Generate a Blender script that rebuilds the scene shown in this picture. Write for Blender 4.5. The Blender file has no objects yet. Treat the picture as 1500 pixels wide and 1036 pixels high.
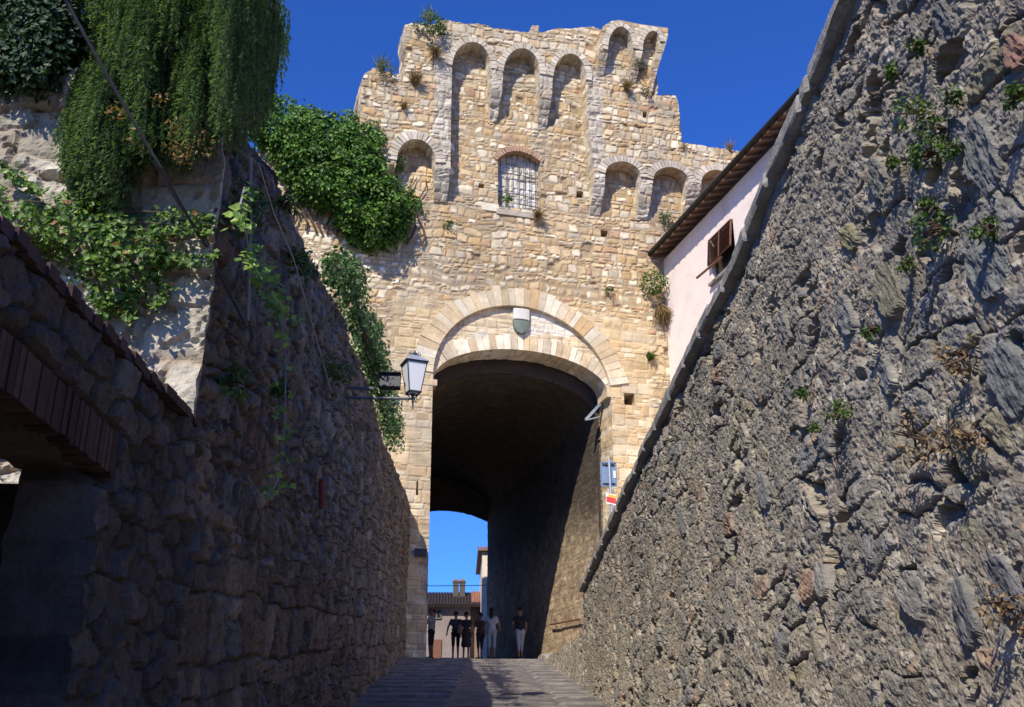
import bpy, bmesh, math, random
import numpy as np
from mathutils import Vector
random.seed(7); RNG = np.random.default_rng(11)
scene = bpy.context.scene
COL = scene.collection
R = math.radians

# ------------------------------------------------------------------ camera frame and planes
PITCH, YAW = R(21.2), R(2.74)
CAM = np.array([0, 0, 1.6])
hd = np.array([math.sin(YAW), math.cos(YAW), 0]); rt = np.array([math.cos(YAW), -math.sin(YAW), 0]); ZV = np.array([0, 0, 1.0])
fw = hd*math.cos(PITCH) + ZV*math.sin(PITCH); up = -hd*math.sin(PITCH) + ZV*math.cos(PITCH)
XV = np.array([1.0, 0, 0]); YV = np.array([0, 1.0, 0])
def ray(px, py): return fw*1500 + rt*(px-750) + up*(518-py)
def hit(px, P, N):
    d = ray(*px); return CAM + d*(np.dot(P-CAM, N)/np.dot(d, N))
TH = R(13.5)
FU = np.array([math.cos(TH), math.sin(TH), 0]); FN = np.array([-math.sin(TH), math.cos(TH), 0]); FP = np.array([-1.75, 33.3, 0])
def fac(px, d=0):                       # photo point -> (u, z) on the tower front (d metres behind it)
    q = hit(px, FP+FN*d, FN); return (float((q-FP)@FU), float(q[2]))
def facs(pts, d=0): return [fac(p, d) for p in pts]
def FW(u, z, d): return FP + FU*u + FN*d + ZV*z
WX = -1.75; SX = 2.4; SL = 0.13; CREST = 32.3; TOP = SL*CREST
def wallp(px, x): q = hit(px, np.array([x, 0, 0]), XV); return (float(q[1]), float(q[2]))

# ------------------------------------------------------------------ noise
def hsh(i, j, s=0):
    v = np.sin(np.asarray(i, float)*127.1 + np.asarray(j, float)*311.7 + s*74.73)*43758.5453
    return v - np.floor(v)
def vnoise(x, y, s=0):
    i = np.floor(x); j = np.floor(y); f = x-i; g = y-j
    f = f*f*(3-2*f); g = g*g*(3-2*g)
    return (hsh(i, j, s)*(1-f)+hsh(i+1, j, s)*f)*(1-g) + (hsh(i, j+1, s)*(1-f)+hsh(i+1, j+1, s)*f)*g
def fbm(x, y, s=0, o=4):
    t = 0; a = .5; n = 0
    for k in range(o):
        t = t + a*vnoise(x, y, s+k*3.1); n += a; a *= .5; x = x*2.03+5.2; y = y*2.03+1.7
    return t/n
def sstep(a, b, x):
    t = np.clip((x-a)/(b-a), 0, 1); return t*t*(3-2*t)
def masonry(U, Z, cw, ch, s, jit=.45, warp=.06, bevel=.035, split=.3):
    """coursed rubble: returns relief 0..1, stone id, second id"""
    U2 = U + warp*2*(fbm(U*1.1, Z*1.1, s)-.5)*2 + warp*.5*(fbm(U*5, Z*5, s+8, 2)-.5)*2
    Z2 = Z + warp*2*(fbm(U*.9+9, Z*.9, s+4)-.5)*2 + warp*.5*(fbm(U*4, Z*4, s+9, 2)-.5)*2
    zz = Z2/ch; zz = zz + .28*np.sin(zz*1.7+s) + .13*np.sin(zz*4.1+1+s)
    r = np.floor(zz); fz = zz-r
    xs = cw*(.65+.7*hsh(r, r*0, s+7)); xx = U2/xs + hsh(r, r*0, s+3)*10
    i = np.floor(xx); f = xx-i
    b0 = jit*(hsh(i, r, s)-.5); b1 = jit*(hsh(i+1, r, s)-.5)
    lo = f < b0; hi = f > 1+b1
    i = np.where(lo, i-1, np.where(hi, i+1, i)); f = xx-i
    b0 = jit*(hsh(i, r, s)-.5); b1 = 1+jit*(hsh(i+1, r, s)-.5)
    sp = hsh(i, r, s+21) < split; m = .35+.3*hsh(i, r, s+22)
    sub = sp & (fz > m)
    z0 = np.where(sub, m, 0); z1 = np.where(sp & ~sub, m, 1.0)
    du = np.maximum(np.minimum(f-b0, b1-f)*xs, 1e-4); dv = np.maximum(np.minimum(fz-z0, z1-fz)*ch, 1e-4)
    d = (du**-3+dv**-3)**(-1/3)
    global TILT
    TILT = (f-.5)*(hsh(i, r+.5*sub, s+51)-.5)*2 + ((fz-z0)/(z1-z0)-.5)*(hsh(i, r+.5*sub, s+53)-.5)*2
    return sstep(0, bevel, d), hsh(i, r, s+31+0)*.999*(~sub)+hsh(i, r, s+37)*.999*sub, hsh(i+.5*sub, r, s+41)
def voronoi(U, Z, sx, sz, s, jit=.9):
    x = U/sx; y = Z/sz; ix = np.floor(x); iy = np.floor(y)
    f1 = np.full(x.shape, 9.); f2 = f1.copy(); idx = f1*0; idy = f1*0
    for a in (-1, 0, 1):
        for b in (-1, 0, 1):
            cx = ix+a; cy = iy+b
            dx = cx+.5+jit*(hsh(cx, cy, s)-.5)-x; dy = cy+.5+jit*(hsh(cx, cy, s+1)-.5)-y
            d = np.sqrt(dx*dx+dy*dy); c = d < f1
            f2 = np.where(c, f1, np.minimum(f2, d)); idx = np.where(c, cx, idx); idy = np.where(c, cy, idy); f1 = np.where(c, d, f1)
    return f1, f2, hsh(idx, idy, s+5), hsh(idx, idy, s+9)
def palette(idv, cols, w):
    cols = np.array(cols); w = np.cumsum(np.array(w, float)/sum(w))
    return cols[np.minimum(np.searchsorted(w, idv), len(cols)-1)]

# ------------------------------------------------------------------ materials
MATS = {}
def new_mat(name):
    m = bpy.data.materials.new(name); m.use_nodes = True; MATS[name] = m
    return m, m.node_tree.nodes, m.node_tree.links, m.node_tree.nodes['Principled BSDF']
def N(nodes, t, **kw):
    n = nodes.new(t)
    for k, v in kw.items():
        if k in n.inputs: n.inputs[k].default_value = v
        else: setattr(n, k, v)
    return n
def surface(name, base=None, rough=.85, scale=8., var=.35, bump=.3, bscale=None, dist=.02, metal=0., fine=None, tint=None, spec=.3, coords='Object'):
    """base None: colour comes from the mesh attribute 'col'."""
    m, nd, lk, bs = new_mat(name)
    bs.inputs['Roughness'].default_value = rough; bs.inputs['Metallic'].default_value = metal
    bs.inputs['Specular IOR Level'].default_value = spec
    geo = N(nd, 'ShaderNodeTexCoord').outputs[coords]
    n1 = N(nd, 'ShaderNodeTexNoise', Scale=scale, Detail=6., Roughness=.65); lk.new(geo, n1.inputs['Vector'])
    n2 = N(nd, 'ShaderNodeTexNoise', Scale=(fine or scale*6), Detail=5., Roughness=.7); lk.new(geo, n2.inputs['Vector'])
    mr = N(nd, 'ShaderNodeMapRange'); mr.inputs[1].default_value = .25; mr.inputs[2].default_value = .75; mr.inputs[3].default_value = 1-var; mr.inputs[4].default_value = 1+var
    lk.new(n1.outputs[0], mr.inputs[0])
    mr2 = N(nd, 'ShaderNodeMapRange'); mr2.inputs[1].default_value = .25; mr2.inputs[2].default_value = .75; mr2.inputs[3].default_value = 1-var*.8; mr2.inputs[4].default_value = 1+var*.8
    lk.new(n2.outputs[0], mr2.inputs[0])
    mu = N(nd, 'ShaderNodeMath', operation='MULTIPLY'); lk.new(mr.outputs[0], mu.inputs[0]); lk.new(mr2.outputs[0], mu.inputs[1])
    vm = N(nd, 'ShaderNodeVectorMath', operation='SCALE'); lk.new(mu.outputs[0], vm.inputs['Scale'])
    if base is None:
        at = N(nd, 'ShaderNodeAttribute', attribute_name='col'); lk.new(at.outputs['Color'], vm.inputs[0])
    else: vm.inputs[0].default_value = base
    out = vm.outputs[0]
    if tint:
        n3 = N(nd, 'ShaderNodeTexNoise', Scale=tint[1], Detail=5., Roughness=.6); lk.new(geo, n3.inputs['Vector'])
        m3 = N(nd, 'ShaderNodeMapRange'); m3.inputs[1].default_value = tint[2]; m3.inputs[2].default_value = tint[2]+.15; lk.new(n3.outputs[0], m3.inputs[0])
        mx = N(nd, 'ShaderNodeMix', data_type='RGBA'); mx.inputs[7].default_value = (*tint[0], 1)
        sc = N(nd, 'ShaderNodeMath', operation='MULTIPLY'); sc.inputs[1].default_value = tint[3]; lk.new(m3.outputs[0], sc.inputs[0])
        lk.new(sc.outputs[0], mx.inputs[0]); lk.new(out, mx.inputs[6]); out = mx.outputs[2]
    lk.new(out, bs.inputs['Base Color'])
    if bump:
        n4 = N(nd, 'ShaderNodeTexNoise', Scale=(bscale or scale*4), Detail=8., Roughness=.7); lk.new(geo, n4.inputs['Vector'])
        b = N(nd, 'ShaderNodeBump', Strength=bump, Distance=dist); lk.new(n4.outputs[0], b.inputs['Height']); lk.new(b.outputs[0], bs.inputs['Normal'])
    return m
def leafmat(name, dark, light, dry=None, gloss=.45, trans=.25):
    m, nd, lk, bs = new_mat(name)
    at = N(nd, 'ShaderNodeAttribute', attribute_name='rnd')
    cr = N(nd, 'ShaderNodeValToRGB'); e = cr.color_ramp.elements
    e[0].color = (*dark, 1); e[1].color = (*light, 1); e[1].position = .975 if dry else 1
    if dry: x = e.new(.985); x.color = (*dry, 1)
    lk.new(at.outputs['Fac'], cr.inputs[0]); lk.new(cr.outputs[0], bs.inputs['Base Color'])
    bs.inputs['Roughness'].default_value = gloss; bs.inputs['Specular IOR Level'].default_value = .35
    tr = N(nd, 'ShaderNodeBsdfTranslucent'); mx = N(nd, 'ShaderNodeMixShader'); mx.inputs[0].default_value = trans
    g = N(nd, 'ShaderNodeVectorMath', operation='MULTIPLY'); g.inputs[1].default_value = (1.5, 1.6, .7)
    lk.new(cr.outputs[0], g.inputs[0]); lk.new(g.outputs[0], tr.inputs[0])
    lk.new(bs.outputs[0], mx.inputs[1]); lk.new(tr.outputs[0], mx.inputs[2]); lk.new(mx.outputs[0], nd['Material Output'].inputs[0])
    return m
surface('tower_stone', None, .92, 3., .25, .6, 22., .05, fine=30., tint=((.30, .27, .22), .45, .56, .35))
surface('tunnel_stone', None, .95, 2., .35, .6, 14., .04)
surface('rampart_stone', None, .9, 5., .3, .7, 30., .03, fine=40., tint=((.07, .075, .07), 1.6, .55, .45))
surface('face_stone', None, .9, 6., .25, .8, 28., .03, fine=45., tint=((.22, .20, .16), 2.2, .56, .5))
surface('rubble_stone', None, .9, 7., .3, .9, 45., .02, fine=75., tint=((.13, .125, .105), 1.1, .55, .4))
surface('coping_stone', (.30, .285, .26), .9, 6., .45, .9, 30., .03, fine=50., tint=((.12, .12, .11), 3., .5, .6))
surface('road_stone', None, .85, 3., .3, .5, 30., .015, fine=45.)
surface('plaza_stone', (.22, .20, .18), .9, 3., .3, .4)
surface('soil', (.12, .09, .06), .95, 2., .4, .6)
surface('brick', None, .9, 14., .3, .6, 50., .01)
surface('chimney_stone', (.085, .075, .07), .9, 6., .3, .3)
surface('pink_plaster', (.86, .74, .665), .9, 1.2, .10, .15, 25., .01, fine=9., tint=((.5, .40, .35), .8, .6, .35))
surface('cream_plaster', (.66, .57, .45), .9, 1.2, .12, .1)
surface('grey_plaster', (.25, .205, .19), .9, 1.2, .15, .1)
surface('brown_plaster', (.20, .145, .125), .9, 1.2, .15, .1)
surface('eave_wood', (.20, .115, .065), .75, 3., .4, .3)
surface('shutter_wood', (.17, .075, .045), .6, 8., .3, .2)
surface('roof_tile', (.27, .13, .08), .85, 5., .4, .3)
surface('dark_tile', (.028, .02, .021), .85, 5., .4, .3)
surface('gutter_metal', (.035, .035, .035), .5, 10., .2, .05, metal=.5)
surface('iron', (.05, .052, .055), .55, 20., .35, .1, metal=.6)
surface('grey_iron', (.13, .15, .16), .5, 20., .2, .1, metal=.4)
surface('lamp_roof', (.50, .53, .55), .35, 20., .15, .05, metal=.5)
surface('cable_rubber', (.06, .06, .06), .6, 20., .2, 0)
surface('conduit', (.25, .26, .28), .5, 20., .2, 0)
surface('sign_back', (.24, .30, .36), .4, 12., .15, .05, metal=.5)
surface('galvanised', (.38, .42, .45), .4, 15., .2, .05, metal=.6)
surface('sign_white', (.75, .74, .70), .4, 10., .06, 0)
surface('sign_red', (.60, .06, .04), .4, 10., .06, 0)
surface('sign_yellow', (.75, .45, .06), .4, 10., .06, 0)
surface('shield_white', (.60, .58, .53), .8, 6., .1, .2)
surface('shield_green', (.15, .18, .15), .8, 6., .25, .3)
surface('bark', (.09, .06, .04), .9, 12., .4, .5)
surface('dark_core', (.025, .028, .015), .95, 12., .4, .5)
surface('dark_glass', (.02, .022, .025), .15, 5., .1, 0, spec=.5)
for k, c in dict(skin=(.28, .15, .10), hair=(.02, .014, .01), cloth_dark=(.02, .02, .025), cloth_navy=(.035, .04, .06), cloth_white=(.36, .36, .37), cloth_pale=(.27, .29, .33),
                 cloth_brown=(.06, .045, .035), cloth_red=(.5, .08, .05), leather=(.16, .10, .07), shoe=(.03, .025, .02)).items():
    surface('person_'+k, c, .8, 30., .12, .1)
m, nd, lk, bs = new_mat('frosted_glass')
nz = N(nd, 'ShaderNodeTexNoise', Scale=6., Detail=3.); cr = N(nd, 'ShaderNodeValToRGB')
cr.color_ramp.elements[0].color = (.88, .90, .92, 1); cr.color_ramp.elements[1].color = (.95, .95, .95, 1); lk.new(nz.outputs[0], cr.inputs[0]); lk.new(cr.outputs[0], bs.inputs['Base Color'])
bs.inputs['Roughness'].default_value = .3
tr = N(nd, 'ShaderNodeBsdfTranslucent'); mxs = N(nd, 'ShaderNodeMixShader'); mxs.inputs[0].default_value = .3; lk.new(cr.outputs[0], tr.inputs[0]); lk.new(bs.outputs[0], mxs.inputs[1]); lk.new(tr.outputs[0], mxs.inputs[2]); lk.new(mxs.outputs[0], nd['Material Output'].inputs[0])
leafmat('ivy_leaf', (.018, .055, .008), (.135, .27, .03))
leafmat('rosemary_leaf', (.028, .062, .024), (.21, .31, .14), (.26, .15, .06), .6, .3)
leafmat('caper_leaf', (.026, .065, .014), (.18, .30, .055), (.30, .12, .05), .45)
leafmat('laurel_leaf', (.008, .025, .010), (.04, .09, .03), None, .55)
leafmat('bush_leaf', (.025, .06, .018), (.13, .22, .06), None, .5)
leafmat('fern_leaf', (.03, .065, .014), (.115, .185, .04), None, .6, .3)
leafmat('grey_leaf', (.06, .08, .05), (.20, .23, .14), (.30, .22, .12), .7)
leafmat('dry_leaf', (.14, .09, .05), (.34, .24, .12), None, .8)
leafmat('vine_leaf', (.08, .16, .03), (.30, .44, .09), None, .45, .35)

# ------------------------------------------------------------------ object building
ORG = {}
def tag(o, label=None, cat=None, group=None, kind=None):
    if label: o['label'] = label
    if cat: o['category'] = cat
    if group: o['group'] = group
    if kind: o['kind'] = kind
    return o
def thing(name, label, cat, loc, group=None):
    o = bpy.data.objects.new(name, None); COL.objects.link(o); o.location = tuple(float(c) for c in loc); o.empty_display_size = .2
    ORG[o.name] = np.array(loc, float)
    return tag(o, label, cat, group)
class MB:
    def __init__(s): s.V = []; s.F = {3: [], 4: []}; s.n = 0; s.C = []; s.P = []; s.M = {3: [], 4: []}
    def add(s, V, F, col=(1, 1, 1), mi=0):
        V = np.asarray(V, float).reshape(-1, 3)
        if isinstance(F, np.ndarray): groups = [F]
        else:
            t = [f for f in F if len(f) == 3]; q = [f for f in F if len(f) == 4]; groups = []
            if t: groups.append(np.array(t))
            if q: groups.append(np.array(q))
            for f in F:
                if len(f) > 4: groups.append(np.array([[f[0], f[k], f[k+1]] for k in range(1, len(f)-1)]))
        for g in groups:
            if len(g): s.F[g.shape[1]].append(g+s.n); s.M[g.shape[1]].append(np.full(len(g), mi))
        col = np.asarray(col, float)
        s.C.append(np.broadcast_to(col, (len(V), 3)) if col.ndim == 1 else col); s.V.append(V); s.n += len(V)
        return s
    def box(s, c, ax, half, col=(1, 1, 1), mi=0, taper=1.):
        c = np.asarray(c, float); a = [np.asarray(v, float)*h for v, h in zip(ax, half)]; V = []
        for sz in (-1, 1):
            k = taper if sz > 0 else 1
            for sx, sy in ((-1, -1), (1, -1), (1, 1), (-1, 1)): V.append(c+a[0]*sx*k+a[1]*sy*k+a[2]*sz)
        return s.add(V, [(3, 2, 1, 0), (4, 5, 6, 7), (0, 1, 5, 4), (1, 2, 6, 5), (2, 3, 7, 6), (3, 0, 4, 7)], col, mi)
    def tube(s, pts, r, seg=8, col=(1, 1, 1), mi=0, cap=True):
        pts = [np.asarray(p, float) for p in pts]; n = len(pts); rr = r if hasattr(r, '__len__') else [r]*n; V = []; ref = None
        for i in range(n):
            t = pts[min(i+1, n-1)]-pts[max(i-1, 0)]; t = t/(np.linalg.norm(t)+1e-9)
            if ref is None: ref = ZV if abs(t[2]) < .9 else XV
            a = np.cross(t, ref); a /= np.linalg.norm(a)+1e-9; b = np.cross(t, a); ref = -b if False else ref
            for k in range(seg):
                w = 2*math.pi*k/seg; V.append(pts[i]+(a*math.cos(w)+b*math.sin(w))*rr[i])
        F = [(i*seg+k, i*seg+(k+1) % seg, (i+1)*seg+(k+1) % seg, (i+1)*seg+k) for i in range(n-1) for k in range(seg)]
        if cap: F += [tuple(range(seg))[::-1], tuple(range((n-1)*seg, n*seg))]
        return s.add(V, F, col, mi)
    def lathe(s, c, prof, seg=12, col=(1, 1, 1), mi=0, sq=False):
        c = np.asarray(c, float); V = []; off = math.pi/4 if sq else 0
        for r, z in prof:
            for k in range(seg): w = 2*math.pi*k/seg+off; V.append(c+[r*math.cos(w), r*math.sin(w), z])
        F = [(i*seg+k, i*seg+(k+1) % seg, (i+1)*seg+(k+1) % seg, (i+1)*seg+k) for i in range(len(prof)-1) for k in range(seg)]
        F += [tuple(range(seg))[::-1], tuple(range((len(prof)-1)*seg, len(prof)*seg))]
        return s.add(V, F, col, mi)
    def build(s, name, mat, parent=None, smooth=False, rnd=None, origin=None):
        V = np.concatenate(s.V) if s.V else np.zeros((0, 3)); C = np.concatenate(s.C)
        if parent is not None: o3 = ORG[parent.name]
        elif origin is not None: o3 = np.array(origin, float)
        else: o3 = np.array([(V[:, 0].min()+V[:, 0].max())/2, (V[:, 1].min()+V[:, 1].max())/2, V[:, 2].min()])
        me = bpy.data.meshes.new(name)
        f3 = np.concatenate(s.F[3]) if s.F[3] else np.zeros((0, 3), int); f4 = np.concatenate(s.F[4]) if s.F[4] else np.zeros((0, 4), int)
        L = np.concatenate([f3.ravel(), f4.ravel()]).astype(np.int32)
        me.vertices.add(len(V)); me.vertices.foreach_set('co', (V-o3).astype(np.float32).ravel())
        me.loops.add(len(L)); me.loops.foreach_set('vertex_index', L)
        tot = np.concatenate([np.full(len(f3), 3), np.full(len(f4), 4)]).astype(np.int32)
        me.polygons.add(len(tot)); me.polygons.foreach_set('loop_start', (np.cumsum(tot)-tot).astype(np.int32))
        mi = np.concatenate([np.concatenate(s.M[k]) if s.M[k] else np.zeros(0, int) for k in (3, 4)]).astype(np.int32)
        me.polygons.foreach_set('material_index', mi)
        me.polygons.foreach_set('use_smooth', np.full(len(tot), smooth))
        at = me.attributes.new('col', 'FLOAT_COLOR', 'POINT'); at.data.foreach_set('color', np.concatenate([C, np.ones((len(C), 1))], 1).astype(np.float32).ravel())
        if rnd is not None:
            a2 = me.attributes.new('rnd', 'FLOAT', 'POINT'); a2.data.foreach_set('value', np.asarray(rnd, np.float32))
        for mm in (mat if isinstance(mat, (list, tuple)) else [mat]): me.materials.append(MATS[mm])
        me.update(calc_edges=True); me.validate()
        o = bpy.data.objects.new(name, me); COL.objects.link(o)
        if parent is not None: o.parent = parent
        else: o.location = tuple(float(c) for c in o3)
        ORG[o.name] = o3
        return o
def roughen(P, amp, step=.35, seed=0, closed=True):
    P = np.array(P, float); out = []; k = 0
    for a, b in (zip(P, np.roll(P, -1, 0)) if closed else zip(P[:-1], P[1:])):
        L = np.linalg.norm(b-a); n = max(1, int(L/step)); t = (b-a)/(L+1e-9); nn = np.array([-t[1], t[0]])
        for i in range(n):
            out.append(a+(b-a)*i/n+nn*(hsh(k, seed, 3)-.5)*2*amp+t*(hsh(k, seed, 9)-.5)*step*.5*(i > 0)); k += 1
    return [tuple(p) for p in out]
def arc(a, c, b, n=24):
    """half-ellipse through spring a, crown c, spring b"""
    a, c, b = map(np.array, (a, c, b)); m = (a+b)/2; h = (b-a)/2; k = c-m
    return [tuple(m-h*math.cos(math.pi*i/n)+k*math.sin(math.pi*i/n)) for i in range(n+1)]
def seg_arc(a, c, b, n=24):
    a, c, b = map(np.array, (a, c, b)); m = (a+b)/2; h = (b-a)/2; k = c-m
    return [tuple(m+h*t+k*(1-t*t)) for t in np.linspace(-1, 1, n+1)]
def inside(P, poly):
    poly = np.asarray(poly); x, y = P[:, 0], P[:, 1]; r = np.zeros(len(P), bool)
    for (x0, y0), (x1, y1) in zip(poly, np.roll(poly, -1, 0)):
        c = (y0 > y) != (y1 > y)
        if c.any(): r ^= c & (x < (x1-x0)*(y-y0)/((y1-y0) or 1e-12)+x0)
    return r
def grid_patch(mb, rings, sp, frame, hf, cf, depths, back=None):
    """sheet of stones filling rings[0] minus the others; frame(a, z, d) -> world; rims run back by depths[i]"""
    R0 = np.array(rings[0]); lo = R0.min(0)-sp; hi = R0.max(0)+sp
    xs = np.arange(lo[0], hi[0]+sp, sp); zs = np.arange(lo[1], hi[1]+sp, sp); nx, nz = len(xs), len(zs)
    A, Z = np.meshgrid(xs, zs, indexing='ij'); pts = np.stack([A.ravel(), Z.ravel()], 1)
    cx, cz = np.meshgrid(xs[:-1]+sp/2, zs[:-1]+sp/2, indexing='ij'); cc = np.stack([cx.ravel(), cz.ravel()], 1)
    ok = inside(cc, rings[0])
    for h in rings[1:]: ok &= ~inside(cc, h)
    i, j = np.divmod(np.nonzero(ok)[0], nz-1); q = np.stack([i*nz+j, (i+1)*nz+j, (i+1)*nz+j+1, i*nz+j+1], 1)
    used = np.unique(q); mp = np.full(len(pts), -1); mp[used] = np.arange(len(used)); q = mp[q]; pts = pts[used]
    E = np.concatenate([q[:, [0, 1]], q[:, [1, 2]], q[:, [2, 3]], q[:, [3, 0]]]); key = np.sort(E, 1); k = key[:, 0]*len(pts)+key[:, 1]
    _, inv, cnt = np.unique(k, return_inverse=True, return_counts=True); B = E[cnt[inv] == 1]
    bv = np.unique(B); P = pts[bv]; best = np.full(len(bv), 1e9); tgt = P.copy(); ring = np.zeros(len(bv), int)
    for ri, r in enumerate(rings):
        r = np.array(r)
        for a, b in zip(r, np.roll(r, -1, 0)):
            ab = b-a; L = ab@ab+1e-12; t = np.clip(((P-a)@ab)/L, 0, 1); w = a+t[:, None]*ab; d = ((P-w)**2).sum(1); c = d < best
            best[c] = d[c]; tgt[c] = w[c]; ring[c] = ri
    pts[bv] = tgt; rid = np.zeros(len(pts), int); rid[bv] = ring
    H = hf(pts[:, 0], pts[:, 1]); C = cf(pts[:, 0], pts[:, 1])
    V = frame(pts[:, 0], pts[:, 1], -H)
    dep = np.array(depths)[rid]
    VB = frame(pts[:, 0], pts[:, 1], dep)
    b0, b1 = B[:, 0], B[:, 1]; mapb = np.full(len(pts), -1); mapb[bv] = np.arange(len(bv)); nb = len(bv); S = 5
    rows = [V[bv]*(1-t)+VB[bv]*t for t in np.linspace(0, 1, S+1)]
    mb.add(V, q, C)
    for s_ in range(1, S+1):
        r_ = rows[s_]; q_ = np.stack([fbm(r_[:, (c+1) % 3]*5+c*3, r_[:, (c+2) % 3]*5+r_[:, c]*4, 7+c, 3)-.5 for c in range(3)], 1); rows[s_] = r_+q_*min(.07, .12*abs(depths[0])+.01)
    SV = np.concatenate(rows); F = []; SC = np.tile(C[bv], (S+1, 1))*(.7+.6*fbm(SV[:, 0]*4+SV[:, 1]*4, SV[:, 2]*4, 19)[:, None])
    for s in range(S): F.append(np.stack([s*nb+mapb[b1], s*nb+mapb[b0], (s+1)*nb+mapb[b0], (s+1)*nb+mapb[b1]], 1))
    mb.add(SV, np.concatenate(F), SC)
    if back is not None:
        mb.add(frame(pts[:, 0], pts[:, 1], np.full(len(pts), back)), q[:, ::-1], C)
    return mb
def fframe(off=0.):
    def f(a, z, d): return FP[None]+FU[None]*np.asarray(a)[:, None]+FN[None]*(np.asarray(d)+off)[:, None]+ZV[None]*np.asarray(z)[:, None]
    return f
def ring_blocks(mb, pts, th, n, d0, d1, pal, w, seed, gap=.03, thvar=.07, frame=FW):
    """voussoirs round an arch given as (u,z) points from one spring to the other"""
    P = np.array(pts); s = np.r_[0, np.cumsum(np.linalg.norm(np.diff(P, axis=0), axis=1))]
    cen = np.array([(P[0]+P[-1])[0]/2, min(P[0][1], P[-1][1])-.2*(P[:, 1].max()-P[0][1])])
    cuts = np.linspace(0, s[-1], n+1); jit = (hsh(np.arange(n+1), seed, 2)-.5)*.35*s[-1]/n; jit[0] = jit[-1] = 0; cuts = cuts+jit
    def at(q):
        p = np.array([np.interp(q, s, P[:, 0]), np.interp(q, s, P[:, 1])]); e = .02
        a = np.array([np.interp(q-e, s, P[:, 0]), np.interp(q-e, s, P[:, 1])]); b = np.array([np.interp(q+e, s, P[:, 0]), np.interp(q+e, s, P[:, 1])])
        t = (b-a)/(np.linalg.norm(b-a)+1e-9); nn = np.array([-t[1], t[0]]); return p, nn
    for i in range(n):
        g = gap/2; t = th*(1+thvar*(hsh(i, seed, 5)-.5)*4); dd = d0-(hsh(i, seed, 6))*.025
        qs = np.linspace(cuts[i]+g, cuts[i+1]-g, 3); V = []
        for q in qs:
            p, nn = at(q)
            if nn@(p-cen) < 0: nn = -nn
            V += [frame(p[0], p[1], dd), frame(*(p+nn*t), dd), frame(*(p+nn*t), d1), frame(p[0], p[1], d1)]
        F = []
        for k in range(2):
            b = k*4
            F += [(b+0, b+4, b+5, b+1), (b+1, b+5, b+6, b+2), (b+2, b+6, b+7, b+3), (b+3, b+7, b+4, b+0)]
        F += [(0, 1, 2, 3), (8+3, 8+2, 8+1, 8)]
        c = np.array(pal[int(np.searchsorted(np.cumsum(w)/sum(w), hsh(i, seed, 8)*.999))])*(.85+.3*hsh(i, seed, 4))
        mb.add(V, F, c)

# ------------------------------------------------------------------ setting: ground, road, plaza
def road_mesh():
    mb = MB()
    ys = np.r_[np.arange(-24, 11, 1.), np.arange(11, CREST+.01, .045)]; xs = np.linspace(WX-.25, SX+.3, 100)
    Y, X = np.meshgrid(ys, xs, indexing='ij')
    left = X < (-.26+(Y-17)*.04)+.06*(vnoise(Y*2, X*0, 3)-.5); right = X > 1.65
    yy = Y+.10*(fbm(X*1.3, Y*.6, 5)-.5)+.03*X; ph = yy/1.05; fr = ph-np.floor(ph); k = np.floor(ph)
    side = left | right
    rib = np.where(side, sstep(.0, .04, fr)*(1-sstep(.12, .17, fr)), 0)*(Y > 11)
    e, i1, i2 = masonry(X, Y, .32, .22, 4, warp=.03, bevel=.02)
    Z = SL*Y + rib*np.where(right, .028, .05) + np.where(side, .012, .006)*e + .02*(fbm(X*2, Y*2, 2)-.5)
    Z -= .03*np.exp(-((X-1.65)/.05)**2)
    C = palette(i1, [(.17, .155, .145), (.205, .185, .17), (.135, .125, .12), (.19, .165, .145)], [3, 3, 2, 2])*(.8+.4*i2[..., None])
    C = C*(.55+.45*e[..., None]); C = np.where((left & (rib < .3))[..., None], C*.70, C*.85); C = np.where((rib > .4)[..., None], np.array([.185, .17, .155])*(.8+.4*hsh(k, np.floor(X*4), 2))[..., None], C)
    ny, nx = X.shape; I = np.arange(ny*nx).reshape(ny, nx)
    q = np.stack([I[:-1, :-1], I[:-1, 1:], I[1:, 1:], I[1:, :-1]], -1).reshape(-1, 4)
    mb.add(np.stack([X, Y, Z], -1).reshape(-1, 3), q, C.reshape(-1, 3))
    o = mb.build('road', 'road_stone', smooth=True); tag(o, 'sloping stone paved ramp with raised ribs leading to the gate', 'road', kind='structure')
road_mesh()
g = MB().box((0, 100, -3.6), (XV, YV, ZV), (700, 700, .2)).build('ground', 'soil'); tag(g, 'bare earth far below the ramp', 'ground', kind='structure')
PS = .079; YT = 46.0
def pz(y): return TOP+PS*(min(max(y, CREST), YT)-CREST)
g = MB()
for ya, yb in ((CREST-.02, YT), (YT, 130)):
    V = [(x, y, z-dz) for dz in (0, .3) for (x, y, z) in ((-42, ya, pz(ya)-.004), (50, ya, pz(ya)-.004), (50, yb, pz(yb)-.004), (-42, yb, pz(yb)-.004))]
    g.add(V, [(0, 1, 2, 3), (7, 6, 5, 4), (0, 4, 5, 1), (2, 6, 7, 3)])
g = g.build('plaza', 'plaza_stone'); tag(g, 'flat stone paving beyond the top of the ramp', 'square', kind='structure')

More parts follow.
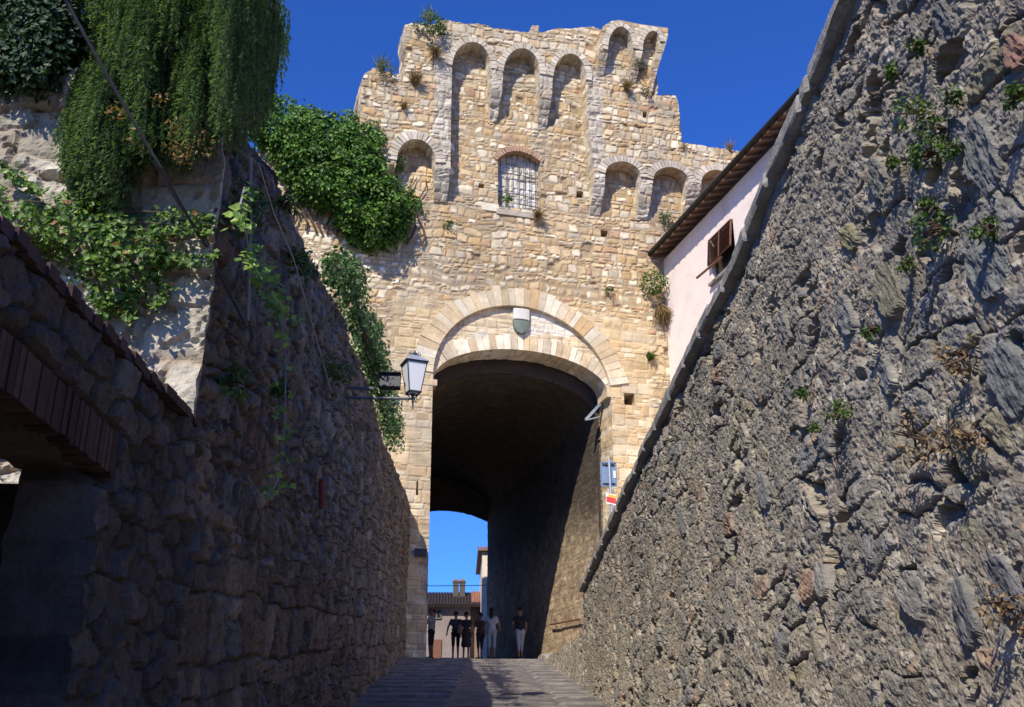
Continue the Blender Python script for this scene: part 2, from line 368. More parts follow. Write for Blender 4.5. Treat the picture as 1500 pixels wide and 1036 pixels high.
# ------------------------------------------------------------------ tower
TAN, OCH, CRM, GRY, RED, DRK = (.585, .455, .285), (.52, .36, .19), (.72, .64, .495), (.52, .465, .37), (.47, .30, .19), (.35, .265, .165)
tower = thing('gate_tower', 'tall ruined stone gate tower with an arched passage standing across the road', 'tower', FW(3.7, TOP, 0))
ZA = 13.6
gl, gc, gr = fac((636, 556)), fac((761, 511)), fac((891, 573))
ol, oc, orr = fac((634, 557)), fac((757, 449)), fac((895, 576))
inner = arc(gl, gc, gr, 32); inner = [(p[0], p[1]) for p in inner]
outer = arc(ol, oc, orr, 36)
def hf_tower(seed, plane):
    def hf(U, Z):
        e, i1, i2 = masonry(U, Z, .34, .245, seed, jit=.6, warp=.095, bevel=.065, split=.2)
        tl = TILT
        e2, j1, j2 = masonry(U, Z, .46, .30, seed+5, warp=.035, bevel=.04, jit=.4)
        k = zone(U, Z)
        h = (1-k)*(e*(.022+.034*i2+.03*tl)) + k*(e2*(.015+.02*j2))
        # pits where stones fell out
        pit = (i1 > .965) & (k < .5); h = np.where(pit, -.06*e, h)
        return h + .035*(fbm(U*3, Z*3, seed+2)-.5) + .12*(fbm(U*.35, Z*.35, seed+6)-.5)*(1-k)
    return hf
def zone(U, Z):     # dressed stone around the gate, rubble elsewhere
    a = sstep(-1.0, -.8, U)*(1-sstep(8.6, 9.0, U))*(1-sstep(16.2, 17.2, Z))
    return a*(1-sstep(0, 1, Z-17))
def cf_tower(seed, front=False):
    def cf(U, Z):
        e, i1, i2 = masonry(U, Z, .34, .245, seed, jit=.6, warp=.095, bevel=.065, split=.2)
        e2, j1, j2 = masonry(U, Z, .46, .30, seed+5, warp=.035, bevel=.04, jit=.4)
        k = zone(U, Z)
        P = [TAN, OCH, CRM, GRY, RED, DRK]
        w1 = palette(i1, P, [4.4, 2.4, 2.2, .7, .5, .4]); w2 = palette(i1, P, [2.2, .7, 3.6, 3.0, .4, .3]); w3 = palette(j1, P, [5, 1.6, 3.0, .4, .15, .05])
        w4 = palette(i1, P, [1.6, .5, 6, 1.2, .1, .1])
        t = sstep(24.5, 27.3, Z+2.2*(fbm(U*.5, Z*.5, 3)-.5))
        if front: t = np.clip(t*1.1+.30*sstep(21.5, 23.0, Z), 0, 1)
        pick = (hsh(np.floor(i1*997), np.floor(i2*997), 3) < t)
        C = np.where(pick[:, None], w2, w1)
        pale = sstep(.0, 1., 1-np.abs(Z-17.6)/1.5)*sstep(2.5, 0., U)*.9
        pick2 = hsh(np.floor(i1*991), np.floor(i2*991), 5) < np.clip(pale, 0, 1)
        C = np.where(pick2[:, None], w4, C)
        sh = (.78+.44*i2)
        mort = np.array([.43, .335, .215])*np.ones_like(C)
        C1 = (C*sh[:, None]*e[:, None] + mort*.88*(1-e[:, None]))*np.array([1.0, .965, .90])
        w3 = w3*.62+np.array([.55, .44, .285])*.38; C2 = w3*(.86+.24*j2)[:, None]*(.5+.5*e2[:, None]) + np.array([.47, .38, .25])*.5*(1-e2[:, None])
        C = C1*(1-k[:, None]) + C2*np.array([1.0, .955, .88])*k[:, None]
        C = C*(.84+.32*fbm(U*.45, Z*.45, 91, 3))[:, None]
        # rain-washed streaks and lichen with shapes of their own
        if front:      # the piers and arches are of paler dressed stone
            m3 = np.zeros(len(U))
            for (ua, za), (ub, zb) in piers: m3 = np.maximum(m3, (U > ua-.03)*(U < ub+.03)*(Z < za)*(Z > zb-.1))
            p1, p2, p3 = masonry(U, Z, .7, .36, 44, warp=.02, bevel=.03)
            C3 = palette(p2, [(.56, .49, .385), (.50, .44, .345), (.64, .57, .46), (.51, .41, .28)], [3, 3, 2, 1])*(.8+.3*p3)[:, None]*(.6+.4*p1)[:, None]
            C = C*(1-m3[:, None])+C3*m3[:, None]
        st = sstep(.50, .68, fbm(U*1.9, Z*.28, 31))[:, None]*.36
        C = C*(1-st)+np.array([.30, .26, .20])*st
        stn = sstep(.58, .66, fbm(U*2.2, Z*2.2, 47))[:, None]*.45*sstep(9.5, 7.5, Z)[:, None]
        return C*(1-stn)+np.array([.13, .075, .06])*stn
    return cf
SIL = [(380, 205), (420, 188), (470, 182), (505, 190), (526, 195), (527, 122), (534, 111), (546, 101), (560, 104), (580, 109), (593, 111), (593, 40), (602, 36), (622, 40), (640, 38), (648, 31), (660, 33), (682, 37), (700, 36), (722, 41), (742, 43), (760, 46), (777, 48),
       (779, 38), (787, 38), (788, 48), (800, 48), (815, 44), (832, 44), (850, 41), (866, 42), (882, 46)]
SILR = [(962, 140), (992, 141), (995, 175), (998, 208), (1010, 213), (1050, 218), (1085, 222), (1130, 228), (1200, 238)]
def zlow(u): return (u, 3.4)
sil = facs(SIL) + facs([(930, 48), (958, 60), (961, 110)]) + facs(SILR)
L0 = [p for p in sil] + [(sil[-1][0]+.6, 3.4), (sil[0][0], 3.4)]
L0 = roughen(L0, .06, .3, 1)
gatehole = [(gl[0], 3.3)] + outer + [(gr[0]+.05, 3.3)]
win = [fac((729, 304)), fac((729, 233))] + seg_arc(fac((729, 233)), fac((757, 222)), fac((791, 237)), 10)[1:-1] + [fac((791, 237)), fac((792, 309))]
def sqh(px, s=.16):
    u, z = fac(px); k = hsh(px[0], px[1]); a = s*(.8+.5*k); b = s*(.7+.6*hsh(px[1], px[0])); return [(u-a, z-b), (u+a, z-b*.9), (u+a*.9, z+b), (u-a, z+b*.95)]
holes = [sqh(p, s) for p, s in (((922, 585), .20), ((936, 180), .15), ((849, 286), .15), ((885, 343), .13), ((705, 273), .13), ((1010, 640), .15), ((727, 603), .03))]
holes.append([fac((609, 726)), fac((613, 726)), fac((613, 705)), fac((610, 705))])
mb = MB()
grid_patch(mb, [L0, gatehole, win]+holes, .05, fframe(0), hf_tower(1, 0), cf_tower(1), [1.3, 1.15, .36]+[1.1]*len(holes), back=1.3)
mb.build('wall', 'tower_stone', tower)
# tympanum between the two arches
ty = outer + inner[::-1][0:]
mb = MB(); grid_patch(mb, [ty], .05, fframe(.14), hf_tower(1, 0), lambda U, Z: np.where((sstep(.5, .7, fbm(U*.8, Z*2, 77)) > .3)[:, None], np.array([.66, .60, .50]), np.array([.56, .45, .30]))*(.75+.35*masonry(U, Z, .5, .34, 8, warp=.01)[0]*1)[:, None]*(.85+.3*masonry(U, Z, .5, .34, 8, warp=.01)[2])[:, None], [1.0])
mb.build('tympanum', 'tower_stone', tower)
mb = MB(); ring_blocks(mb, [(p[0], p[1]) for p in inner], .56, 31, .10, .9, [TAN, CRM, (.60, .50, .36)], [3, 3, 3], 5, gap=.018)
mb.build('arch', 'tower_stone', tower)
mb = MB(); ring_blocks(mb, outer[1:-1], .70, 37, -.07, .5, [TAN, OCH, (.60, .50, .35), CRM], [4, 1.2, 4, 1.5], 9, gap=.010)
mb.build('relieving_arch', 'tower_stone', tower)
# impost stones and jamb of the gate
for (u, z) in (gl, gr): MB().box(FW(u+(-.17 if u < 3 else .20), z-.12, .44), (FU, FN, ZV), (.27, .48, .11), TAN).build('impost', 'tower_stone', tower)
# shield: white over dark, the city's arms
def shield(half):
    u0, z0 = fac((763.5, 453)); w = .295; h = fac((763.5, 453))[1]-fac((763.5, 490))[1]; V = []; F = []
    rows = np.linspace(0, 1, 13); rows = rows[rows <= .461] if half == 0 else np.r_[.46, rows[rows > .461]]
    for t in rows:
        ww = w*(1 if t < .5 else math.sqrt(max(0, 1-((t-.5)/.5)**2.2)))+.002
        for s in np.linspace(-1, 1, 7): V.append(FW(u0+s*ww, z0-h*t, -.03-.05*(1-s*s)))
    n = len(rows); F = [(i*7+k, i*7+k+1, (i+1)*7+k+1, (i+1)*7+k) for i in range(n-1) for k in range(6)]
    V2 = [np.array(v)+FN*.25 for v in V]; m_ = len(V)
    F += [tuple(x+m_ for x in f[::-1]) for f in F]
    for i in range(n-1): F += [(i*7, (i+1)*7, (i+1)*7+m_, i*7+m_), (i*7+6, i*7+6+m_, (i+1)*7+6+m_, (i+1)*7+6)]
    for k in range(6): F += [(k, k+m_, k+1+m_, k+1), ((n-1)*7+k, (n-1)*7+k+1, (n-1)*7+k+1+m_, (n-1)*7+k+m_)]
    return MB().add(V+V2, F)
sh = shield(1).build('shield', 'shield_green', tower); shield(0).build('white_field', 'shield_white', sh)
# walled-up window with its grille
w0, w1 = fac((729, 300))[0], fac((791, 300))[0]; wz0, wz1 = fac((729, 306))[1], fac((757, 222))[1]
mb = MB(); grid_patch(mb, [[(w0-.3, wz0-.4), (w1+.3, wz0-.4), (w1+.3, wz1+.3), (w0-.3, wz1+.3)]], .05, fframe(.34), lambda U, Z: masonry(U, Z, .3, .24, 61, bevel=.05)[0]*.05, lambda U, Z: palette(masonry(U, Z, .3, .24, 61)[1], [(.72, .66, .55), (.74, .71, .66), GRY], [4, 5, 1])*(.65+.35*masonry(U, Z, .3, .24, 61, bevel=.05)[0])[:, None], [.1])
wf = mb.build('window', 'tower_stone', tower)
mb = MB()
for i in range(7):
    u = w0+(w1-w0)*(i+.6)/7.1; ztop = np.interp((u-w0)/(w1-w0), [0, .45, 1], [fac((729, 233))[1], wz1, fac((791, 237))[1]])
    mb.tube([FW(u, wz0-.1, .17), FW(u, ztop+.05, .17)], .015, 6)
for i in range(3):
    z = wz0+(wz1-wz0)*(.17, .33, .66)[i]
    if i == 0: mb.tube([FW(w0+.85, z, .17), FW(w1+.03, z-.06, .17)], .014, 6)
    else: mb.tube([FW(w0-.03, z, .17), FW(w1+.03, z-.08, .17)], .014, 6)
mb.build('grille', 'iron', wf)
mb = MB(); ring_blocks(mb, seg_arc(fac((727, 236)), fac((757, 223)), fac((793, 240)), 16), .22, 19, -.09, .4, [(.42, .26, .17), (.46, .31, .20), (.34, .21, .14)], [3, 2, 1], 12, gap=.02); 
mb.build('brick_lintel', 'brick', wf)
mb = MB(); mb.box(FW((w0+w1)/2-.15, wz0-.13, .16), (FU, FN, ZV), (.75, .24, .10), (.45, .39, .31)); mb.build('sill', 'tower_stone', wf)
MB().box(FW(w0-.30, wz0+.0, .2), (FU, FN, ZV), (.33, .26, .15), CRM).build('sill_block', 'tower_stone', wf)
# projecting parapet carried on arches
D1 = -.62
a1 = arc((662, 97), (692, 63), (718, 101), 16); a2 = arc((737, 106), (765, 72), (790, 109), 16); a3 = arc((810, 113), (836, 80), (858, 118), 16)
aL = arc((581, 236), (609, 205), (638, 239), 14); r1 = arc((886, 255), (912, 238), (938, 260), 14); r2 = arc((956, 264), (982, 246), (1008, 268), 14); r3 = arc((1026, 271), (1050, 250), (1076, 276), 14)
SF = [(527, 122), (534, 111), (546, 101), (560, 104), (580, 109), (593, 111), (593, 40), (602, 36), (622, 40), (640, 38), (648, 31), (660, 33), (682, 37), (700, 36), (722, 41), (742, 43), (760, 46), (777, 48),
      (779, 38), (787, 38), (788, 48), (800, 48), (815, 44), (832, 44), (850, 41), (866, 42), (882, 46)]
bot = [(1094, 302), (1077, 300)] + r3[::-1] + [(1026, 303), (1009, 303)] + r2[::-1] + [(956, 312), (941, 313)] + r1[::-1] + [(886, 306), (871, 305), (869, 240), (860, 170)] + a3[::-1] + [(806, 178), (794, 179)] + a2[::-1] + [(733, 167), (722, 167)] + a1[::-1] + [(659, 286), (640, 285)] + aL[::-1] + [(577, 262), (524, 264)]
L1 = facs(SF + [(900, 50), (930, 52), (958, 60), (961, 110)] + SILR[:-1] + [(1140, 240), (1140, 305), (1120, 305)], D1) + facs(bot, D1)
topn = len(SF)+4+len(SILR)+2
L1r = roughen(L1[:topn], .06, .3, 2, False) + L1[topn-1:]
piers = [(fac((x0, y0), D1), fac((x1, y1), D1)) for x0, y0, x1, y1 in ((717, 85, 738, 168), (789, 90, 811, 180), (640, 55, 662, 287), (861, 100, 888, 307), (938, 250, 957, 314), (1007, 252, 1027, 304), (1075, 256, 1096, 303))]
corb = [(fac((x0, y0), D1), fac((x1, y1), D1)) for x0, y0, x1, y1 in ((717, 130, 738, 168), (789, 138, 811, 180), (638, 245, 660, 287), (868, 268, 887, 307), (938, 272, 957, 314), (1007, 272, 1027, 304), (1075, 276, 1096, 303), (574, 240, 583, 262), (1118, 276, 1142, 306))]
h1 = hf_tower(3, 1)
def hfL1(U, Z):
    h = h1(U, Z)
    e, i1, i2 = masonry(U, Z, .55, .3, 12, warp=.02, bevel=.03)
    for (ua, za), (ub, zb) in corb:
        k = sstep(ua-.12, ua-.04, U)*(1-sstep(ub+.04, ub+.12, U)); t = np.clip((za-Z)/(za-zb), 0, 1)*k
        h = h - t*(-D1-.06)
    return h
mb = MB(); grid_patch(mb, [L1r] + [sqh(p, .12) for p in ((936, 181),)], .045, fframe(D1), hfL1, cf_tower(3, True), [-D1+.05, .5])
par = mb.build('parapet', 'tower_stone', tower)
LG = [(.55, .48, .375), (.50, .44, .34), (.62, .55, .44)]
for k, (a, n, th) in enumerate(((a1, 19, .25), (a2, 19, .25), (a3, 19, .25), (aL, 19, .36), (r1, 17, .29), (r2, 17, .29), (r3, 15, .28))):
    mb = MB(); P = facs(a, D1); ring_blocks(mb, P, th, n, D1-.06, D1+.5, LG, [2, 2, 2], 20+k, gap=.02); mb.build('arch_ring', 'tower_stone', par)
# small projecting gallery at the top corner
D2 = -1.15
b1 = arc((890, 74), (908, 40), (927, 72), 14); b2 = arc((941, 75), (952, 47), (966, 62), 10)
sil2 = [(879, 48), (884, 38), (896, 31), (908, 29), (925, 33), (942, 36), (960, 38), (979, 41)]
L2 = facs(sil2 + [(978, 55), (972, 75), (966, 98), (962, 120), (960, 138)] + [(956, 138), (955, 120), (957, 95), (966, 66)] + b2[::-1][1:-1] + [(941, 75), (938, 112), (929, 112)] + b1[::-1] + [(891, 74), (890, 100), (880, 102), (879, 70)], D2)
h2 = hf_tower(4, 1)
cr2 = [(fac((927, 75), D2), fac((942, 113), D2)), (fac((878, 72), D2), fac((892, 103), D2)), (fac((952, 70), D2), fac((975, 139), D2))]
def hfL2(U, Z):
    h = h2(U, Z)*.5
    for (ua, za), (ub, zb) in cr2:
        k = sstep(ua-.15, ua-.05, U)*(1-sstep(ub+.05, ub+.15, U)); h = h-np.clip((za-Z)/(za-zb), 0, 1)*k*.5
    return h
mb = MB(); grid_patch(mb, [L2], .04, fframe(D2), hfL2, cf_tower(4, True), [.62])
gal = mb.build('gallery', 'tower_stone', tower)
for bb, th, n in ((b1, .24, 15), (b2, .2, 11)): mb = MB(); ring_blocks(mb, facs(bb, D2), th, n, D2-.05, D2+.5, LG, [2, 2, 2], 33+n, gap=.02); mb.build('arch_ring', 'tower_stone', gal)

# vaulted passage behind the gate
TL = 17.0
prof = [(gl[0]-.02, TOP-.3)] + [(gl[0]-.02, z) for z in np.linspace(TOP+.2, 12.9, 120)] + arc((gl[0]-.02, 13.0), (gc[0], 14.55), (gr[0]+.02, 13.1), 60) + [(gr[0]+.02, z) for z in np.linspace(12.9, TOP+.2, 120)] + [(gr[0]+.02, TOP-.3)]
prof = np.array(prof); ds = np.r_[0, np.cumsum(np.linalg.norm(np.diff(prof, axis=0), axis=1))]
tt = np.arange(1.35, TL, .06); ncen = np.array([3.8, 9.])
S_, T_ = np.meshgrid(np.arange(len(prof)), tt, indexing='ij'); PU, PZ, DS = prof[S_, 0], prof[S_, 1], ds[S_]
e, i1, i2 = masonry(T_, DS, .34, .2, 17, warp=.08, bevel=.06); hgt = e*(.008+.015*i2)+.06*(fbm(T_, DS, 5)-.5)+.03*(fbm(T_*5, DS*5, 6)-.5)
dirU, dirZ = ncen[0]-PU, np.where(PZ > 12.9, ncen[1]-PZ, 0); L = np.hypot(dirU, dirZ); PU = PU+dirU/L*hgt; PZ = PZ+dirZ/L*hgt
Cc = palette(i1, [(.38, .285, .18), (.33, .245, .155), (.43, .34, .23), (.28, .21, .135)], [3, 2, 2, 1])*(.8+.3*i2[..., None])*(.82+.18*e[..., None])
vault_shade = sstep(8.0, 11.0, PZ+1.5*(fbm(T_*.5, DS*.5, 8)-.5))[..., None]*.85; Cc = Cc*(1-vault_shade)+np.array([.022, .018, .016])*vault_shade  # shade painted into the vault and upper walls, stone colour kept below
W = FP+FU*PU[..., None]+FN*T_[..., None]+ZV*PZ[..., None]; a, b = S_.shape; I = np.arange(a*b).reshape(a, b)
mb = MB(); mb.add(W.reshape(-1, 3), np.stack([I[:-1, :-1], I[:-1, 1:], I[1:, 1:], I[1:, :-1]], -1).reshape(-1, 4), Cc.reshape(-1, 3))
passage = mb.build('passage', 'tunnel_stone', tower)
# front jamb rebate: the vault steps in behind the arch, and the far arch closes the passage
PR = [(p[0], p[1]) for p in prof]; big = [(-.9, TOP-.3), (-.9, 16.6), (8.6, 16.6), (8.6, TOP-.3)]
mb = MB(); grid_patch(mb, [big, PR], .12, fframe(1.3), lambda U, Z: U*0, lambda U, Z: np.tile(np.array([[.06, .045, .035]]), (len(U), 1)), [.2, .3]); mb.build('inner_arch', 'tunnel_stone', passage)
el, ec, er = fac((636, 757), TL), fac((664, 749), TL), fac((719, 766), TL)
ea = seg_arc((er[0]-4.1, el[1]-.05), (er[0]-2.1, ec[1]+.02), (er[0], er[1]), 20)
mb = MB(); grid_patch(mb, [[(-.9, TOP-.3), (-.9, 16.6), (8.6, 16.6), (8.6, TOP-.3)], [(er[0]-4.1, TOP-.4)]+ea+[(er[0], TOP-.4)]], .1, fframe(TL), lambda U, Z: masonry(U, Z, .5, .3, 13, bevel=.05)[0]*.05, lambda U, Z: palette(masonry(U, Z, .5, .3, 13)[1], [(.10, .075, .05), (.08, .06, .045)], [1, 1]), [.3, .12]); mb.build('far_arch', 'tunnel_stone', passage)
# outer skin of the passage so that no daylight leaks in
mb = MB()
for c, hx in (((-1.3), .35), ((9.0), .35)): mb.box(FW(c, 10, 11.2), (FU, FN, ZV), (hx, 6.15, 6.7), TAN)
mb.box(FW(3.85, 16.9, 11.2), (FU, FN, ZV), (5.5, 6.15, .2), TAN); mb.build('passage_block', 'tower_stone', tower)
mb = MB(); mb.box(FW(gr[0]-.28, 13.25, .75), (FU*.75-ZV*.66, FN, FU*.66+ZV*.75), (.05, .06, .55)); mb.tube([FW(gr[0]-.1, 13.0, .7), FW(gr[0]-.55, 12.85, .7)], .03, 6); mb.build('gate_bracket', 'galvanised', tower)
mb = MB(); mb.box(FW(*fac((616, 810), -.06), -.09), (FU, FN, ZV), (.19, .04, .13)); mb.build('plaque', 'iron', tower)

# ------------------------------------------------------------------ rampart on the street side
Y0 = 6.4
tops = [(Y0, 6.35), (7.44, 6.57), (8.55, 6.95), (10.1, 7.2), (11.6, 7.4), (13.76, 7.93), (15.88, 8.15), (18.82, 8.3), (23.96, 8.7), (28.5, 9.0), (33.5, 9.4)]
ty_, tz_ = np.array(tops).T
def rtop(y): return np.interp(y, ty_, tz_)+.16*(fbm(y*1.7, y*0, 4)-.5)
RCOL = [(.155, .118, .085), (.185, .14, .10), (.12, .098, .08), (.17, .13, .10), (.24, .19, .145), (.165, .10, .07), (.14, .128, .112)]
def rampart_field(Y, Z):
    zz = Z-.10*Y      # courses climb a little with the road
    e, i1, i2 = masonry(Y, zz, .34, .21, 51, jit=.8, warp=.08, bevel=.024, split=.4); t1 = TILT
    e2, j1, j2 = masonry(Y, zz, .50, .31, 57, jit=.6, warp=.05, bevel=.024, split=.3); t2 = TILT
    up_ = sstep(1.6, 2.6, Z-SL*Y+1.2*(fbm(Y*.5, Z*.5, 9)-.5))    # larger blocks low, rough rubble higher
    h = e*(.028+.025*i2+.055*t1)*up_+e2*(.03+.02*j2+.04*t2)*(1-up_)
    h = h+.07*(fbm(Y*2.6, Z*2.6, 3)-.5)*(.4+.6*up_)+.07*(fbm(Y*9, Z*9, 6)-.5)+.045*(fbm(Y*26, Z*26, 8, 3)-.5)+.20*(fbm(Y*.4, Z*.5, 13)-.5)-.05*sstep(.62, .70, fbm(Y*4, Z*4, 23))
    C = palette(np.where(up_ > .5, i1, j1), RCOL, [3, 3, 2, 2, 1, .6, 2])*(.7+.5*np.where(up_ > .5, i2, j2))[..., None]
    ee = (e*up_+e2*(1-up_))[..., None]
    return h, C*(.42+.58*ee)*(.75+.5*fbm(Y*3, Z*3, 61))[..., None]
def ce(Z): return .03+.07*(fbm(Z*4., Z*0, 33, 3)-.5)*2*.6
def cxz(Z): return .07*(fbm(Z*3.3, Z*0+4, 35, 3)-.5)*1.4
def endh(U, Z):
    e, i1, i2 = masonry(U*1.0, Z, .46, .33, 71, jit=.5, warp=.08, bevel=.04, split=.25)
    return (e*(.015+.022*i2)+.05*(fbm(U*7, Z*7, 4)-.5)+.035*(fbm(U*2, Z*2, 5)-.5)+.03*(fbm(U*20, Z*20, 5, 3)-.5)-.05*sstep(.62, .72, fbm(U*9, Z*9, 25)))
rampart = thing('rampart', 'high shaded stone rampart along the street on the lantern side', 'wall', (WX-2, 20, SL*20))
ys = [Y0]
while ys[-1] < 33.6: ys.append(ys[-1]*1.0036)
ys = np.array(ys); vs = np.linspace(0, 1, 300)
Y, Vv = np.meshgrid(ys, vs, indexing='ij'); base = SL*np.minimum(Y, CREST)-.25; Z = base+(rtop(Y)-base)*Vv
H, C = rampart_field(Y, Z); edge = sstep(0, .06, Y-Y0)
lean = -.03*(Z-base)*sstep(33.3, 20, Y)*.6
ECOL = endh(np.full(Y.shape, WX-.01), Z)
X = (WX-.01)*(1-edge)+(WX-.02+H+lean)*edge
rnd = sstep(.93, 1., Vv); X = X-rnd*.25+cxz(Z)*sstep(.3, 0., Y-Y0)
mb = MB(); ny, nz = Y.shape; I = np.arange(ny*nz).reshape(ny, nz)
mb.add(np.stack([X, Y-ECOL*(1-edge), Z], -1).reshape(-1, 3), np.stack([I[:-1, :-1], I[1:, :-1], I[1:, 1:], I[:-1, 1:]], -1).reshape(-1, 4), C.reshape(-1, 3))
# cap strip and inner body
capV = np.stack([X[:, -1], Y[:, -1], Z[:, -1]], -1); cb = capV.copy(); cb[:, 0] = WX-3.6; cb[:, 2] += .1; n = len(capV)
mb.add(np.concatenate([capV, cb]), np.stack([np.arange(n-1), np.arange(1, n), n+np.arange(1, n), n+np.arange(n-1)], 1), (.12, .10, .07))
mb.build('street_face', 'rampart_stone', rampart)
FACEP = [(.52, .47, .37), (.45, .41, .325), (.58, .53, .43), (.42, .345, .25), (.48, .41, .30)]
def ce(Z): return .03+.07*(fbm(Z*4., Z*0, 33, 3)-.5)*2*.6
def cxz(Z): return .07*(fbm(Z*3.3, Z*0+4, 35, 3)-.5)*1.4
def endc(U, Z):
    e, i1, i2 = masonry(U*1.0, Z, .46, .33, 71, jit=.5, warp=.08, bevel=.04, split=.25)
    st = sstep(.50, .66, fbm(U*3, Z*3, 15))[:, None]*.55
    C = palette(i1, FACEP, [3, 2, 2, 1, 1])*(.8+.3*i2[:, None])*e[:, None]+np.array([.36, .28, .20])*(1-e[:, None])
    return C*(1-st)+np.array([.24, .22, .17])*st
def eframe(a, z, d): return np.stack([a+cxz(z)*sstep(.3, 0., WX-a), Y0+np.asarray(d), z], 1)
er_ = [(WX-.01, 3.15), (WX-.01, 6.35), (-2.6, 6.42), (-3.1, 6.1), (-3.7, 5.95), (-4.6, 6.0), (-6.5, 6.1), (-6.5, .4), (-2.16, .4), (-2.16, 3.15)]
mb = MB(); grid_patch(mb, [roughen(er_, .02, .3, 5) if False else er_], .02, eframe, endh, endc, [.02]); mb.build('end_face', 'face_stone', rampart)
mb = MB(); mb.box((-5.3, 21, 2.6), (XV, YV, ZV), (3.2, 14.3, 3.3), (.12, .09, .06)); mb.build('terrace_fill', 'soil', rampart)

# ------------------------------------------------------------------ low wall in front, with brick lintel over its doorway
yard = thing('yard_wall', 'low rough stone wall in shade with a brick lintel over its doorway', 'wall', (WX-.2, 4, SL*4))
top_y = [(1.2, 3.12), (3.5, 3.35), (5, 3.43), (6.42, 3.50)]
outl = [(1.2, -.2), (1.2, 3.12), (3.5, 3.35), (5, 3.43), (6.47, 3.50), (6.47, .2)]
door = [(3.35, -.3), (3.35, 2.84), (4.82, 2.84), (4.82, -.3)]
def yh(Yv, Zv):
    f1, f2, i1, i2 = voronoi(Yv+.12*(fbm(Yv*2, Zv*2, 5)-.5), Zv+.12*(fbm(Yv*2+7, Zv*2, 6)-.5), .27, .17, 81)
    e = sstep(.02, .16, f2-f1); return e*(.02+.045*i2)+.075*(fbm(Yv*4, Zv*4, 7)-.5)+.06*(fbm(Yv*13, Zv*13, 8)-.5)+.02*(fbm(Yv*34, Zv*34, 9, 2)-.5)+.03*sstep(6.0, 6.35, Yv)-.10*sstep(2.78, 2.84, Zv)*sstep(3.11, 3.06, Zv)*sstep(5.02, 4.97, Yv)
def yc(Yv, Zv):
    f1, f2, i1, i2 = voronoi(Yv+.12*(fbm(Yv*2, Zv*2, 5)-.5), Zv+.12*(fbm(Yv*2+7, Zv*2, 6)-.5), .27, .17, 81)
    return palette(i1, [(.095, .075, .062), (.115, .092, .078), (.075, .06, .053), (.145, .12, .095)], [3, 3, 2, 1])*(.7+.5*i2[:, None])
def xframe(x0):
    def f(a, z, d): return np.stack([x0-np.asarray(d)+0*a, np.asarray(a), np.asarray(z)], 1)
    return f
mb = MB(); grid_patch(mb, [outl, door], .018, xframe(WX), yh, yc, [.42, .36]); mb.build('wall', 'rampart_stone', yard)
mb = MB()
for k in range(46):
    y = 1.2+5.2*(k+.5)/46; z = np.interp(y, *zip(*top_y)); mb.box((WX-.18+.012*hsh(k, 3), y, z+.035+.01*hsh(k, 1)), (XV, YV+ZV*.05, ZV), (.225+.03*hsh(k, 9), 2.6/46-.005, .028), np.array([.07, .042, .038])*(.5+.6*hsh(k, 2)))
mb.build('coping', 'brick', yard)
mb = MB()
for k in range(36):
    y = 2.95+2.03*(k+.5)/36; mb.box((WX-.155+.015*hsh(k, 5), y+.004*(hsh(k, 6)-.5), 2.955+.012*(hsh(k, 7)-.5)), (XV, YV+ZV*.04*(hsh(k, 8)-.5), ZV), (.19, .0240, .105), np.array([.062, .032, .026])*(.45+.95*hsh(k, 4)))
mb.box((WX-.17, 3.965, 2.955), (XV, YV, ZV), (.18, 1.02, .10), (.06, .05, .045)); mb.build('brick_lintel', 'brick', yard)
# boxes added behind the doorway to keep sun off its jamb and darken it
yb = MB()
yb.box((-2.95, 3.2, 1.6), (XV, YV, ZV), (.12, 2.1, 1.75), (.15, .13, .11)); yb.box((-2.60, 3.35, 3.17), (XV, YV, ZV), (.47, 2.1, .06), (.12, .09, .08)); yb.box((-2.55, 1.2, 1.5), (XV, YV, ZV), (.5, .1, 1.6), (.15, .13, .11))
yb.box((-2.75, 5.55, 1.3), (XV, YV, ZV), (.62, .12, 1.62), (.10, .085, .075))
yo = yb.build('yard_blocker', 'rampart_stone'); tag(yo, 'added stone boxes behind the doorway that keep the sun off its jamb', 'sun_blocker')

